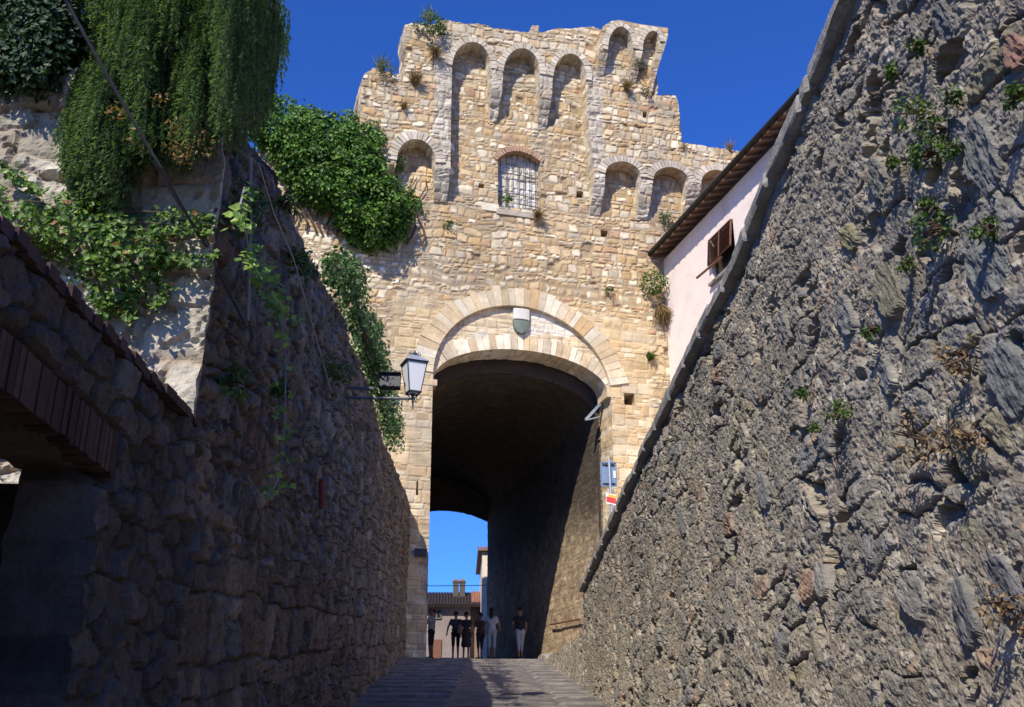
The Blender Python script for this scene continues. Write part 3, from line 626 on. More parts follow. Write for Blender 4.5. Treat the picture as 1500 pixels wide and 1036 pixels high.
# ------------------------------------------------------------------ retaining wall on the sunlit side
ret = thing('retaining_wall', 'rough sunlit rubble wall with protruding coping along the street', 'wall', (SX+.3, 12, SL*12))
cp = np.array([(2.2, 6.55), (5.3, 6.2), (6.05, 6.08), (7, 5.95), (8, 5.77), (9.2, 5.70), (11.1, 5.58), (13.9, 5.35), (17, 5.07), (20.75, 4.74)])
def ctop(y): return np.interp(y, cp[:, 0], cp[:, 1])-.18
ys = [2.3]
while ys[-1] < 20.75: ys.append(ys[-1]+.0020*max(ys[-1], 4.4))
ys = np.array(ys); ys = ys*(20.75/ys[-1]) if False else ys
Y, Vv = np.meshgrid(ys, np.linspace(0, 1, 460), indexing='ij'); base = SL*Y-.25; Z = base+(ctop(Y)+.1-base)*Vv
def rub(Y, Z):
    Yw = Y+.09*(fbm(Y*3, Z*3, 5)-.5)*2; Zw = Z+.07*(fbm(Y*3+5, Z*3, 6)-.5)*2
    f1, f2, i1, i2 = voronoi(Yw, Zw, .40, .20, 91); g1, g2, k1, k2 = voronoi(Yw, Zw, .15, .09, 95); m1, m2, n1, n2 = voronoi(Yw, Zw, .055, .042, 97)
    big = i2 > .60; e = sstep(.02, .30, f2-f1); se = sstep(0, .35, g2-g1); me = sstep(0, .5, m2-m1)
    rough = fbm(Y*7, Z*7, 3); mort = .03*(fbm(Y*2.5, Z*2.5, 7)-.5)*2 + .03*(rough-.5)+.012*(fbm(Y*24, Z*24, 4, 3)-.5)*2+.010*(fbm(Y*60, Z*60, 14, 2)-.5)*2
    patch = sstep(.42, .62, fbm(Y*.9, Z*.9, 12))           # where the render has fallen off and stones show
    sm = (k2 > .5)
    pit = sstep(.64, .70, fbm(Y*4.2, Z*5.2, 22))*(.3+.7*patch)
    joint = np.where(big, sstep(.16, .04, f2-f1), 0)*(.35+.65*patch)
    h = mort + se*sm*(.016*k2)*(.4+.6*patch) + me*(n2 > .6)*.008 + np.where(big, e*(.008+.022*i1)*(.3+.7*patch), 0) - pit*.10 - joint*.03
    h = np.where(h > -.03, h*.72, h)
    c_m = np.array([.265, .24, .20])*(.7+.6*fbm(Y*2, Z*2, 14))[..., None]
    peb = palette(n1, [(.16, .15, .135), (.25, .235, .205), (.38, .355, .31), (.54, .51, .46), (.36, .26, .19), (.20, .21, .20)], [3, 3, 2.5, 1.8, .9, 1.5])
    c_m = c_m*(1-.6*(me*(n2 > .35))[..., None])+peb*(.6*me*(n2 > .35))[..., None]
    c_s = palette(k1, [(.25, .245, .225), (.19, .19, .185), (.31, .285, .235), (.34, .24, .175), (.15, .155, .16), (.44, .415, .36), (.225, .215, .15)], [3, 3, 2, .8, 1.4, 1.3, .8])*(.8+.4*fbm(Y*13, Z*13, 33))[..., None]
    c_b = palette(i1, [(.195, .197, .19), (.235, .226, .205), (.16, .167, .175), (.22, .205, .145), (.29, .265, .225), (.26, .18, .14)], [3, 3, 2, .8, 1.5, .4])*(.75+.5*fbm(Y*9, Z*16, 35))[..., None]
    c = c_m*(1-.8*(se*sm)[..., None])+c_s*(.8*se*sm)[..., None]
    w = (np.where(big, e, 0)*(.45+.5*patch))[..., None]
    c = c*(1-w)+c_b*w
    c = c*(1-.55*joint[..., None])
    c = c*np.array([1.14, 1.08, .985])
    q = sstep(.56, .66, fbm(Y*1.6, Z*.7, 42))[..., None]*.35
    c = c*(1-q)+np.array([.15, .14, .12])*q
    for (cy, cz, a, b, ang, col, sd) in PROUD:      # single large stones standing proud
        dy, dz = Y-cy, Z-cz; u = (dy*math.cos(ang)+dz*math.sin(ang))/a; v = (-dy*math.sin(ang)+dz*math.cos(ang))/b
        near = (np.abs(u) < 1.8) & (np.abs(v) < 1.8)
        if not near.any(): continue
        yy, zz, uu, vv = Y[near], Z[near], u[near], v[near]
        r_ = np.power(np.abs(uu), 2.6)+np.power(np.abs(vv), 2.6)+1.1*(fbm(yy*5, zz*5, sd)-.5)+.5*(fbm(yy*17, zz*17, sd+2)-.5); m_ = sstep(1.08, .82, r_)
        top_ = .024+.014*vv*math.sin(sd)+.014*uu*math.cos(sd*2)+.025*(fbm(uu*1.2+sd, vv*4, sd+3)-.5)+.006*(fbm(uu*4, vv*9, sd+4)-.5)*2+.012*(fbm(yy*20, zz*20, sd+5, 3)-.5)*2
        h[near] = h[near]*(1-m_)+top_*m_-.035*m_*(1-m_)*4*.5
        cc = (np.array(col)*.7+np.array([.235, .215, .18])*.3)*(.7+.5*fbm(uu*2, vv*7, sd+7))[:, None]; c[near] = c[near]*(1-m_[:, None])+cc*m_[:, None]
    return h, c
PROUD = [(*wallp(px, SX), a*1.1, b*1.1, ang, col, 3.+k*1.7) for k, (px, a, b, ang, col) in enumerate((((1246, 348), .11, .07, .9, (.25, .225, .10)), ((1302, 425), .20, .10, 1.0, (.175, .16, .10)), ((1288, 262), .12, .09, 1.2, (.15, .15, .125)), ((1412, 645), .22, .09, 1.2, (.19, .175, .11)), ((1480, 555), .17, .12, 1.1, (.14, .155, .16)), ((1490, 75), .10, .06, 1.0, (.24, .10, .065)), ((1387, 30), .12, .06, 1.2, (.14, .15, .17)),
    ((1440, 230), .20, .12, 1.2, (.18, .19, .18)), ((1450, 390), .17, .12, 1.0, (.15, .165, .16)), ((1240, 462), .14, .08, 1.1, (.14, .15, .16)), ((1415, 900), .17, .12, 1.1, (.145, .15, .155)), ((1475, 860), .15, .10, .9, (.13, .135, .15)), ((1275, 800), .10, .07, 1.0, (.20, .20, .20)), ((1210, 545), .13, .07, 1.1, (.17, .14, .13)), ((1300, 555), .12, .09, .8, (.22, .22, .21)), ((1360, 210), .16, .10, 1.2, (.18, .18, .17)),
    ((1205, 850), .12, .08, 1.0, (.24, .225, .20)), ((1197, 950), .11, .06, 1.2, (.18, .165, .105)), ((1405, 195), .1, .07, .7, (.21, .20, .19)), ((1340, 870), .15, .10, .6, (.25, .235, .21)), ((1120, 720), .16, .10, 1.0, (.20, .20, .20)), ((1090, 640), .14, .10, .9, (.24, .22, .175)), ((1150, 480), .15, .09, 1.1, (.19, .18, .165)), ((1070, 900), .15, .10, 1., (.22, .2, .18)), ((1000, 760), .2, .12, 1., (.20, .2, .2))))]
H, C = rub(Y, Z); X = SX-H+.03*sstep(.30, .02, ctop(Y)-Z)
mb = MB(); ny, nz = Y.shape; I = np.arange(ny*nz).reshape(ny, nz)
mb.add(np.stack([X, Y, Z], -1).reshape(-1, 3), np.stack([I[:-1, :-1], I[:-1, 1:], I[1:, 1:], I[1:, :-1]], -1).reshape(-1, 4), C.reshape(-1, 3))
V = np.stack([X[-1], Y[-1], Z[-1]], -1); V2 = V+np.array([.7, .02, 0]); n = len(V); mb.add(np.concatenate([V, V2]), np.stack([np.arange(n-1), n+np.arange(n-1), n+np.arange(1, n), np.arange(1, n)], 1), (.28, .26, .23))
mb.build('wall', 'rubble_stone', ret)
mb = MB(); yy = np.arange(2.2, 20.79, .05); sec = [(-.055, .01), (-.065, .03), (-.06, .12), (-.04, .155), (.02, .17), (.3, .18), (.75, .17), (.75, -.05), (.3, -.05), (0, -.01)]
V = []
for i, y in enumerate(yy):
    for k, (dx, dz) in enumerate(sec):
        ph = y*1.15+.25*hsh(int(y*1.15), 4); joint = .05*(abs(ph % 1-.5) > .468)-.02*(hsh(int(ph+.5), 8)-.5)
        V.append((SX+dx+.035*(fbm(np.array(y*3.), np.array(k*1.3), 5)-.5)+joint*(k < 5), y, ctop(y)+dz+.035*(hsh(int(ph+.5), 9)-.5)*(dz > .02)+.03*(fbm(np.array(y*3.), np.array(k*1.7), 6)-.5)))
n = len(sec); F = [(i*n+k, i*n+(k+1) % n, (i+1)*n+(k+1) % n, (i+1)*n+k) for i in range(len(yy)-1) for k in range(n)]+[tuple(range((len(yy)-1)*n, len(yy)*n))]
mb.add(V, F); mb.build('coping', 'coping_stone', ret)
mb = MB(); mb.box((SX+3.2, 11.3, 2.2), (XV, YV, ZV), (2.9, 9.2, 2.4), (.12, .09, .06)); mb.build('earth_fill', 'soil', ret)
# low sloping footing beyond the end of the wall
foot = thing('wall_footing', 'low sloping rubble footing tapering away toward the gate', 'footing', (SX+.3, 25, SL*25))
Y, Vv = np.meshgrid(np.arange(20.7, 33.4, .05), np.linspace(0, 1, 50), indexing='ij'); base = SL*np.minimum(Y, CREST)-.2; hh = np.interp(Y, [20.7, 29.8, 33.4], [1.08, .16, .12])+.10*(fbm(Y*1.5, Y*0, 3)-.5); Z = base+(hh+.2)*Vv
H, C = rub(Y, Z); X = SX-H*.9+.02
mb = MB(); ny, nz = Y.shape; I = np.arange(ny*nz).reshape(ny, nz)
mb.add(np.stack([X, Y, Z], -1).reshape(-1, 3), np.stack([I[:-1, :-1], I[:-1, 1:], I[1:, 1:], I[1:, :-1]], -1).reshape(-1, 4), C.reshape(-1, 3)*1.15)
mb.build('rubble', 'rubble_stone', foot)
a = np.stack([X[:, -1], Y[:, -1], Z[:, -1]], -1); b = a+np.array([.45, 0, .03]); c = a+np.array([3.0, 0, .03]); n = len(a)
mb = MB(); mb.add(np.concatenate([a, b, c]), np.concatenate([np.stack([np.arange(n-1), n+np.arange(n-1), n+np.arange(1, n), np.arange(1, n)], 1), np.stack([n+np.arange(n-1), 2*n+np.arange(n-1), 2*n+np.arange(1, n), n+np.arange(1, n)], 1)])); mb.build('slab', 'coping_stone', foot)

# ------------------------------------------------------------------ pink house beside the tower
UC = fac((975, 450))[0]; HP = FP+FU*UC; HL = 17.0
def hs(px, o=0): q = hit(px, HP-FU*o, FU); return (float((q-FP)@FN), float(q[2]))
def HW(n_, z, o=0): return HP+FN*n_-FU*o+ZV*z
house = thing('pink_house', 'pale pink plastered house with dark gutter beside the tower', 'house', HW(-8, 4.0))
O = .50; ZE = hs((1050, 272), O)[1]; NE = .30
w_ = [hs((1040, 353)), hs((1071, 324)), hs((1083, 372)), hs((1046, 402))]
wn0 = w_[0][0]; wn1 = hs((1074, 330))[0]; wz_t = w_[0][1]; wz_b = hs((1044, 415))[1]
print('house window', w_, wn0, wn1, wz_t, wz_b)
wall_r = [(0.25, 5.), (0.25, ZE-.1), (-HL, ZE-.1), (-HL, 5.)]
wall_r = [(-a_, z_) for a_, z_ in wall_r]
hole = [(-wn0, wz_b), (-wn0, wz_t), (-wn1, wz_t), (-wn1, wz_b)]
def hframe(a, z, d): return HP[None]-FN[None]*np.asarray(a)[:, None]+FU[None]*np.asarray(d)[:, None]+ZV[None]*np.asarray(z)[:, None]
mb = MB(); grid_patch(mb, [wall_r, hole], .15, hframe, lambda a, z: .02*(fbm(a*.8, z*.8, 3)-.5), lambda a, z: np.ones((len(a), 3)), [6., .25], back=6.); mb.build('wall', 'pink_plaster', house)
mb = MB(); sl = .30
V = [HW(NE, ZE+.02, O), HW(-HL, ZE+.02, O), HW(-HL, ZE+.02-O*-sl, 0), HW(NE, ZE+.02+O*sl, 0)]
def slab(P, t): return MB().add([*P, *[np.array(p)+ZV*t for p in P]], [(0, 1, 2, 3), (7, 6, 5, 4), (0, 4, 5, 1), (1, 5, 6, 2), (2, 6, 7, 3), (3, 7, 4, 0)])
slab([HW(NE, ZE, O), HW(-HL, ZE, O), HW(-HL, ZE+(O+3)*sl, -3), HW(NE, ZE+(O+3)*sl, -3)], .05).build('soffit', 'eave_wood', house)
mb = MB()
for k in range(34): mb.box(HW(-.1-k*.5, ZE+.02, O/2-.02)+ZV*.04-ZV*.03, (FU+ZV*sl, FN, ZV), (.32, .05, .05), (1, 1, 1))
mb.build('rafters', 'eave_wood', house)
rf = MB()
for k in range(75):
    n0 = NE-.12-k*.23
    rf.tube([HW(n0, ZE+.12, O+.02), HW(n0, ZE+.12+(O+3)*sl, -3)], .11, 8)
rf.build('roof', 'roof_tile', house)
MB().tube([HW(NE+.05, ZE+.10, O+.07), HW(-HL, ZE+.10, O+.07)], .085, 10).build('gutter', 'gutter_metal', house)
wn = MB().box(HW((wn0+wn1)/2, (wz_t+wz_b)/2, -.16), (FN, FU, ZV), (abs(wn0-wn1)/2+.03, .03, (wz_t-wz_b)/2+.03)).build('window', 'dark_glass', house)
def shutter(n0, n1):
    """louvred leaf: bars and slats"""
    zt, zb = wz_t-.02, wz_t-(wz_t-wz_b)*.62; m = MB(); tilt = .10
    off = lambda z: .06+tilt*(zt-z)/(zt-zb)
    for nn in (n0, n1): m.add(*_bar(HW(nn, zt, off(zt)), HW(nn, zb, off(zb)), .035))
    for z in (zt, zb): m.add(*_bar(HW(n0, z, off(z)), HW(n1, z, off(z)), .035))
    for k in range(13):
        z = zt+(zb-zt)*(k+.7)/13.5; m.box(HW((n0+n1)/2, z, off(z)), (FN, FU*.8+ZV*.6, FU*-.6+ZV*.8), (abs(n0-n1)/2, .05, .008))
    return m
def _bar(a, b, r):
    t = MB().tube([a, b], r, 4); return np.concatenate(t.V), [tuple(f) for g in (t.F[3]+t.F[4]) for f in g.tolist()]
mid = (wn0+wn1)/2
shutter(wn0-.02, mid+.02).build('shutter', 'shutter_wood', wn); shutter(mid-.02, wn1+.02).build('shutter', 'shutter_wood', wn)
b0 = hs((1020, 408), .75); b1_ = hs((1058, 376), .1)
MB().add(*_bar(HW(b0[0], b0[1], .75), HW(b1_[0], b1_[1], .1), .05)).build('shutter_arm', 'shutter_wood', wn)
MB().box(HW(mid, wz_b-.06, .04), (FN, FU, ZV), (abs(wn0-wn1)/2+.12, .1, .05)).build('sill', 'coping_stone', wn)

# ------------------------------------------------------------------ buildings seen through the gate
def farp(px, y):
    d = ray(*px); return CAM+d*((y-CAM[1])/d[1])
YB = 62.0
q1 = farp((690, 886), YB-.5); PT = pz(YB)
fh = thing('plastered_house', 'low grey plastered house with two chimneys seen through the gate arch', 'house', (q1[0]-3, YB+3, PT))
zt = q1[2]-.05; x1 = farp((689, 900), YB)[0]
mb = MB(); mb.box(((x1-9+x1)/2, YB+3, (PT+zt)/2), (XV, YV, ZV), (4.5, 3, (zt-PT)/2)); mb.build('wall', 'grey_plaster', fh)
mb = MB(); xw = farp((706, 900), YB+.6)[0]; mb.box(((x1+xw)/2+.02, YB+3.6, (PT+zt)/2+.3), (XV, YV, ZV), ((xw-x1)/2, 3, (zt-PT)/2+.3)); mb.build('side_wall', 'brown_plaster', fh)
mb = MB()
for k in range(58):
    x = x1-9.3+k*.18
    mb.tube([(x, YB-.55, zt+.0), (x, YB+1.6, zt+1.0)], .09, 6)
rfo = mb.build('roof', 'dark_tile', fh)
slab([(x1-9.4, YB-.5, zt-.07), (x1+.9, YB-.5, zt-.07), (x1+.9, YB+1.6, zt+.93), (x1-9.4, YB+1.6, zt+.93)], .05).build('eaves', 'eave_wood', fh)
mb = MB()
for k in range(10): mb.tube([(x1+.1+k*.10, YB-.2, zt+.22), (x1+.1+k*.10, YB+1.6, zt+1.10)], .05, 6)
mb.build('roof', 'roof_tile', fh)
for px in (667.5, 677):
    p = farp((px, 876), YB+1.0); t = farp((px, 853), YB+1.0); m = MB(); m.box((p[0], p[1], (p[2]+t[2])/2-.2), (XV, YV, ZV), (.17, .17, (t[2]-p[2])/2+.2)); m.box((p[0], p[1], t[2]+.0), (XV, YV, ZV), (.21, .21, .05)); c_ = m.build('chimney', 'chimney_stone', rfo)
    m = MB(); m.box((p[0], p[1], t[2]+.10), (XV, YV, ZV), (.15, .15, .05)); m.build('chimney_pot', 'roof_tile', c_)
def farwin(par, a, b, y):
    p, q = farp(a, y), farp(b, y); c = (p+q)/2; hx, hz = abs(q[0]-p[0])/2, abs(p[2]-q[2])/2
    w = MB().box((c[0], y, c[2]), (XV, YV, ZV), (hx, .04, hz)).build('window', 'dark_glass', par)
    m = MB()
    for dx in (-hx, 0, hx): m.box((c[0]+dx, y-.05, c[2]), (XV, YV, ZV), (.02, .02, hz))
    for dz in (-hz, 0, hz): m.box((c[0], y-.052, c[2]+dz), (XV, YV, ZV), (hx, .02, .02))
    m.build('frame', 'grey_plaster', w)
farwin(fh, (633, 893), (646, 906), YB-.03)
p, q = farp((630, 937), YB-.05), farp((646, 968), YB-.05)
MB().box(((p[0]+q[0])/2, YB-.04, (p[2]+PT)/2), (XV, YV, ZV), (abs(q[0]-p[0])/2, .05, (p[2]-PT)/2)).build('door', 'shutter_wood', fh)
YC = 58.0
th_ = thing('tall_house', 'tall cream house with tiled eaves at the edge of the gate arch', 'house', (farp((716, 900), YC)[0]+2, YC+4, PT))
x0 = farp((706, 850), YC)[0]; zt = farp((710, 808), YC)[2]
MB().box((x0+3, YC+4, (PT+zt)/2), (XV, YV, ZV), (3, 4, (zt-PT)/2)).build('wall', 'cream_plaster', th_)
mb = MB(); mb.box((x0+3, YC+4, zt+.06), (XV, YV, ZV), (3.25, 4.25, .05)); mb.build('eaves', 'eave_wood', th_)
mb = MB()
for k in range(28): mb.tube([(x0-.22+k*.16, YC-.26, zt+.13), (x0-.22+k*.16, YC+4, zt+1.0)], .05, 6)
mb.build('roof', 'roof_tile', th_)

# ------------------------------------------------------------------ wall lantern
YL = 15.0
lx = hit((606, 560), np.array([0, YL, 0]), YV)[0]; z_t = hit((606, 517), np.array([0, YL, 0]), YV)[2]; z_b = hit((606, 586), np.array([0, YL, 0]), YV)[2]
wx = WX-.28
lamp = thing('street_lantern', 'old style frosted glass lantern on an iron wall bracket', 'street lamp', (wx, YL, z_b-.3))
za = z_b+.02
mb = MB(); mb.tube([(wx, YL, za), (lx+.03, YL, za)], .022, 8); mb.box((wx, YL, za+.12), (XV, YV, ZV), (.012, .03, .35)); mb.tube([(wx, YL, za+.17), (wx+.62, YL, za+.15)], .028, 8)
mb.tube([(lx, YL, za-.17), (lx, YL, za+.16)], .014, 8)
sp_ = [(wx+.16+(.17-.011*k)*math.cos(k*.45), YL, za-.22+(.17-.011*k)*math.sin(k*.45)) for k in range(14)]; mb.tube(sp_, .010, 6)
mb.tube([(wx+.03, YL, za-.45), (wx+.12, YL, za-.48), (wx+.35, YL, za-.36), (wx+.36, YL, za-.2)], .009, 6)
mb.tube([(lx-.42, YL, za-.13), (lx-.2, YL, za-.02)], .010, 6)
mb.tube([(lx-.28+.07*math.cos(t), YL, za-.1+.07*math.sin(t)) for t in np.linspace(-2.2, 1.4, 10)], .008, 6); mb.build('bracket', 'grey_iron', lamp)
mb = MB(); mb.box((wx+.02, YL-.03, za+.38), (XV, YV, ZV), (.055, .05, .11)); mb.build('junction_box', 'grey_iron', lamp)
mb = MB(); c = (lx-.36, YL, za+.27); mb.box(c, (XV, YV, ZV+YV*.15), (.155, .10, .11)); mb.box((c[0], c[1]-.02, c[2]+.115), (XV, YV, ZV), (.165, .12, .008)); mb.build('floodlight', 'iron', lamp)
hz = z_b+.115; ht = z_t-.19; th0, th1 = .09, .160   # half widths at the foot and at the eaves
rot = R(20)
def lrot(V): V = np.array(V); x, y = V[:, 0]-lx, V[:, 1]-YL; return np.stack([lx+x*math.cos(rot)-y*math.sin(rot), YL+x*math.sin(rot)+y*math.cos(rot), V[:, 2]], 1)
def lanp(mb0): mb0.V = [lrot(v) for v in mb0.V]; return mb0
r2 = math.sqrt(2)
g_ = lanp(MB().lathe((lx, YL, 0), [(th0*r2, hz), (th1*r2*.98, ht)], 4, sq=True)).build('glass', 'frosted_glass', lamp)
m = MB()
for sx in (-1, 1):
    for sy in (-1, 1): m.tube([(lx+sx*th0, YL+sy*th0, hz-.01), (lx+sx*th1, YL+sy*th1, ht+.01)], .009, 5)
for w, z in ((th0, hz), (th1, ht)):
    for s in (-1, 1): m.box((lx, YL+s*w, z), (XV, YV, ZV), (w+.01, .011, .013)); m.box((lx+s*w, YL, z), (XV, YV, ZV), (.011, w+.01, .013))
lanp(m).build('frame', 'iron', lamp)
lr = lanp(MB().lathe((lx, YL, 0), [((th1+.025)*r2, ht+.013), ((th1+.02)*r2, ht+.03), (.075*r2, ht+.115), (.065*r2, ht+.13)], 4, sq=True)).build('roof', 'lamp_roof', lamp)
m = MB().lathe((lx, YL, 0), [(.06, ht+.13), (.07, ht+.15), (.035, ht+.165), (.045, ht+.18), (.012, ht+.20), (.015, ht+.215), (.002, ht+.235)], 10)
for k in range(8):
    w = k*math.pi/4; m.tube([(lx+.08*math.cos(w), YL+.08*math.sin(w), ht+.125), (lx+.095*math.cos(w), YL+.095*math.sin(w), ht+.17), (lx+.075*math.cos(w), YL+.075*math.sin(w), ht+.19)], .007, 5)
m.build('finial', 'grey_iron', lr)
m = MB()
for k in range(4):
    w = k*math.pi/2+math.pi/4+rot; cx, cy = math.cos(w), math.sin(w)
    m.tube([(lx+cx*a_, YL+cy*a_, z_) for a_, z_ in ((.15, hz), (.09, hz-.03), (.05, hz-.09), (.10, hz-.13), (.14, hz-.09), (.115, hz-.065))], .008, 5)
m.lathe((lx, YL, 0), [(.05, hz-.02), (.02, hz-.06), (.02, hz-.14), (.03, hz-.15)], 8); m.build('scrollwork', 'grey_iron', lamp)

# ------------------------------------------------------------------ sign post behind the wall end
YS = 27.0
def ys_(px): return hit(px, np.array([0, YS, 0]), YV)
c0, c1 = ys_((880, 677)), ys_((904, 712)); pb = ys_((897, 790)); pt = ys_((892, 672))
sgn = thing('sign_post', 'grey metal signpost seen from behind beside the gate', 'sign', (pb[0], YS, 3.4))
MB().tube([(pt[0]+.08, YS, 3.4), (pt[0], YS, pt[2])], .035, 10).build('post', 'galvanised', sgn)
cx, cz = (c0[0]+c1[0])/2, (c0[2]+c1[2])/2; hx, hzz = (c1[0]-c0[0])/2, (c0[2]-c1[2])/2
m = MB().box((cx, YS+.055, cz), (XV, YV, ZV), (hx, .008, hzz))
for s in (-1, 1): m.box((cx+s*hx, YS+.045, cz), (XV, YV, ZV), (.01, .018, hzz)); m.box((cx, YS+.045, cz+s*hzz), (XV, YV, ZV), (hx, .018, .01))
pnl = m.build('panel', 'sign_back', sgn)
for sz in (-.8, .8):
    m = MB(); m.box((cx, YS+.035, cz+hzz*sz), (XV, YV, ZV), (hx*.8, .012, .02))
    for sx in (-.35, .5): m.lathe((cx+hx*sx, YS+.01, cz+hzz*sz), [(.02, -.02), (.02, .02)], 8)
    m.build('clamp', 'iron', pnl)
MB().box((cx+hx*.75, YS+.038, cz), (XV, YV, ZV), (.03, .006, .10)).build('sticker', 'sign_white', pnl)
c0, c1 = ys_((887, 723)), ys_((903, 741)); cx, cz = (c0[0]+c1[0])/2, (c0[2]+c1[2])/2; hx, hzz = (c1[0]-c0[0])/2*1.02, (c0[2]-c1[2])/2*.86
ax = (XV*.97-ZV*.22, YV, ZV); 
nt = MB().box((cx, YS-.05, cz), ax, (hx, .006, hzz)).build('notice', 'sign_white', sgn)
MB().box((cx, YS-.058, cz-.03), ax, (hx*.92, .002, .075)).build('red_band', 'sign_red', nt)
MB().box((cx+.03, YS-.058, cz+.08), ax, (hx*.8, .002, .035)).build('yellow_band', 'sign_yellow', nt)
# handrail on the passage wall
hr = MB(); A = FW(gr[0]-.12, 5.55, .6); 
pA = hit((850, 907), FP+FU*(gr[0]-.15), FU); pB = hit((806, 915), FP+FU*(gr[0]-.15), FU)
hr.tube([pA, pB], .035, 8)
for t in (.1, .5, .9):
    q = pA*(1-t)+pB*t; hr.tube([q, q+FU*.15-ZV*.06], .015, 6)
o = hr.build('handrail', 'shutter_wood'); tag(o, 'thin iron handrail fixed along the sunlit wall inside the gate', 'handrail')

# ------------------------------------------------------------------ cables
def cable(name, pts, r, label, mat='cable_rubber', sag=0., cat='cable'):
    P = []
    for a, b in zip(pts[:-1], pts[1:]):
        for t in np.linspace(0, 1, 10)[:-1]: P.append(np.array(a)*(1-t)+np.array(b)*t-ZV*sag*4*t*(1-t))
    P.append(np.array(pts[-1])); o = MB().tube(P, r, 6).build(name, mat); return tag(o, label, cat)
def lw(px, o=0.):
    q = hit(px, np.array([WX+o, 0, 0]), XV); return q
def ry(px, y): d = ray(*px); return CAM+d*((y-CAM[1])/d[1])
cable('overhead_cable', [ry((60, -60), 4.9), ry((96, 0), 5.1), ry((235, 245), 5.75), ry((305, 365), 6.4), lw((362, 480), .13)], .011, 'thick black cable slanting across the hanging rosemary down to the rampart', sag=.012)
cable('thin_cable', [ry((225, 236), 5.70), ry((262, 300), 5.95), ry((300, 345), 6.3), ry((330, 408), 6.75), lw((361, 478), .16)], .005, 'thin wire running close beside the thick black cable', sag=.01)
cable('wall_conduit', [lw((367, 230), .15), lw((367, 330), .15), lw((363, 470), .15)], .013, 'thin grey conduit running upright down the shaded rampart', 'conduit', cat='pipe')
cable('rope', [lw((378, 238), .14), lw((400, 310), .14), lw((430, 380), .13), lw((447, 440), .13), lw((470, 520), .13), lw((485, 575), .12)], .007, 'pale slack wire hanging diagonally on the shaded rampart', 'conduit')
wq = [farp((600, 857), 55), farp((660, 858), 55), farp((730, 856), 55)]
cable('street_wire', wq, .02, 'thin wire strung across the sky inside the gate arch', sag=.03)

# ------------------------------------------------------------------ plants
def unit(n): v = RNG.normal(size=(n, 3)); return v/np.linalg.norm(v, axis=1)[:, None]
def leaves(mb, rl, P, Nn, L, Wd, fold=.25, droop=.3):
    """folded rhombic leaves at points P facing Nn; returns nothing, fills mb and rnd list"""
    n = len(P); Nn = Nn/np.linalg.norm(Nn, axis=1)[:, None]
    a = np.cross(Nn, unit(n)); a /= np.linalg.norm(a, axis=1)[:, None]+1e-9; a[:, 2] -= droop; a /= np.linalg.norm(a, axis=1)[:, None]
    b = np.cross(Nn, a); b /= np.linalg.norm(b, axis=1)[:, None]+1e-9
    L = (L*(.6+.8*RNG.random(n)))[:, None]; w = L*Wd
    mid = P+a*L*.42+Nn*(-fold)*w*.4
    V = np.stack([P, mid+b*w*.5+Nn*fold*w*.5, P+a*L, mid-b*w*.5+Nn*fold*w*.5, mid], 1)
    F = np.array([[0, 1, 4], [1, 2, 4], [2, 3, 4], [3, 0, 4]]); I = (np.arange(n)*5)[:, None, None]+F[None]
    mb.add(V.reshape(-1, 3), I.reshape(-1, 3)); rl.append(np.repeat(np.clip(RNG.random(n)**1.2, 0, 1), 5))
def sample_poly(poly, n):
    P = np.array(poly, float); lo, hi = P.min(0), P.max(0); out = []
    while sum(map(len, out)) < n:
        q = lo+(hi-lo)*RNG.random((n*2, 2)); out.append(q[inside(q, P)])
    return np.concatenate(out)[:n]
def polydist(q, poly):
    P = np.array(poly, float); best = np.full(len(q), 1e9)
    for a, b in zip(P, np.roll(P, -1, 0)):
        ab = b-a; t = np.clip(((q-a)@ab)/(ab@ab+1e-9), 0, 1); best = np.minimum(best, np.linalg.norm(q-(a+t[:, None]*ab), axis=1))
    return best
def clumped(poly, n, k, spread):
    c = sample_poly(poly, k); q = c[RNG.integers(0, k, n)]+RNG.normal(size=(n, 2))*spread*(.5+RNG.random((n, 1))); return q[inside(q, poly) | (RNG.random(n) < .06)]
def clump3(mb, rl, centres, rad, per, L, Wd, nb=None, jitn=.8, droop=.3):
    """leaf clumps: shells of leaves round each centre"""
    k = len(centres); c = np.repeat(centres, per, 0); r = np.repeat(rad, per) if hasattr(rad, '__len__') else rad
    u = unit(len(c)); rr = (r*(.55+.5*RNG.random(len(c))))
    P = c+u*np.reshape(rr, (-1, 1)); Nn = u+unit(len(c))*jitn+(nb if nb is not None else 0)
    leaves(mb, rl, P, Nn, L, Wd, droop=droop)
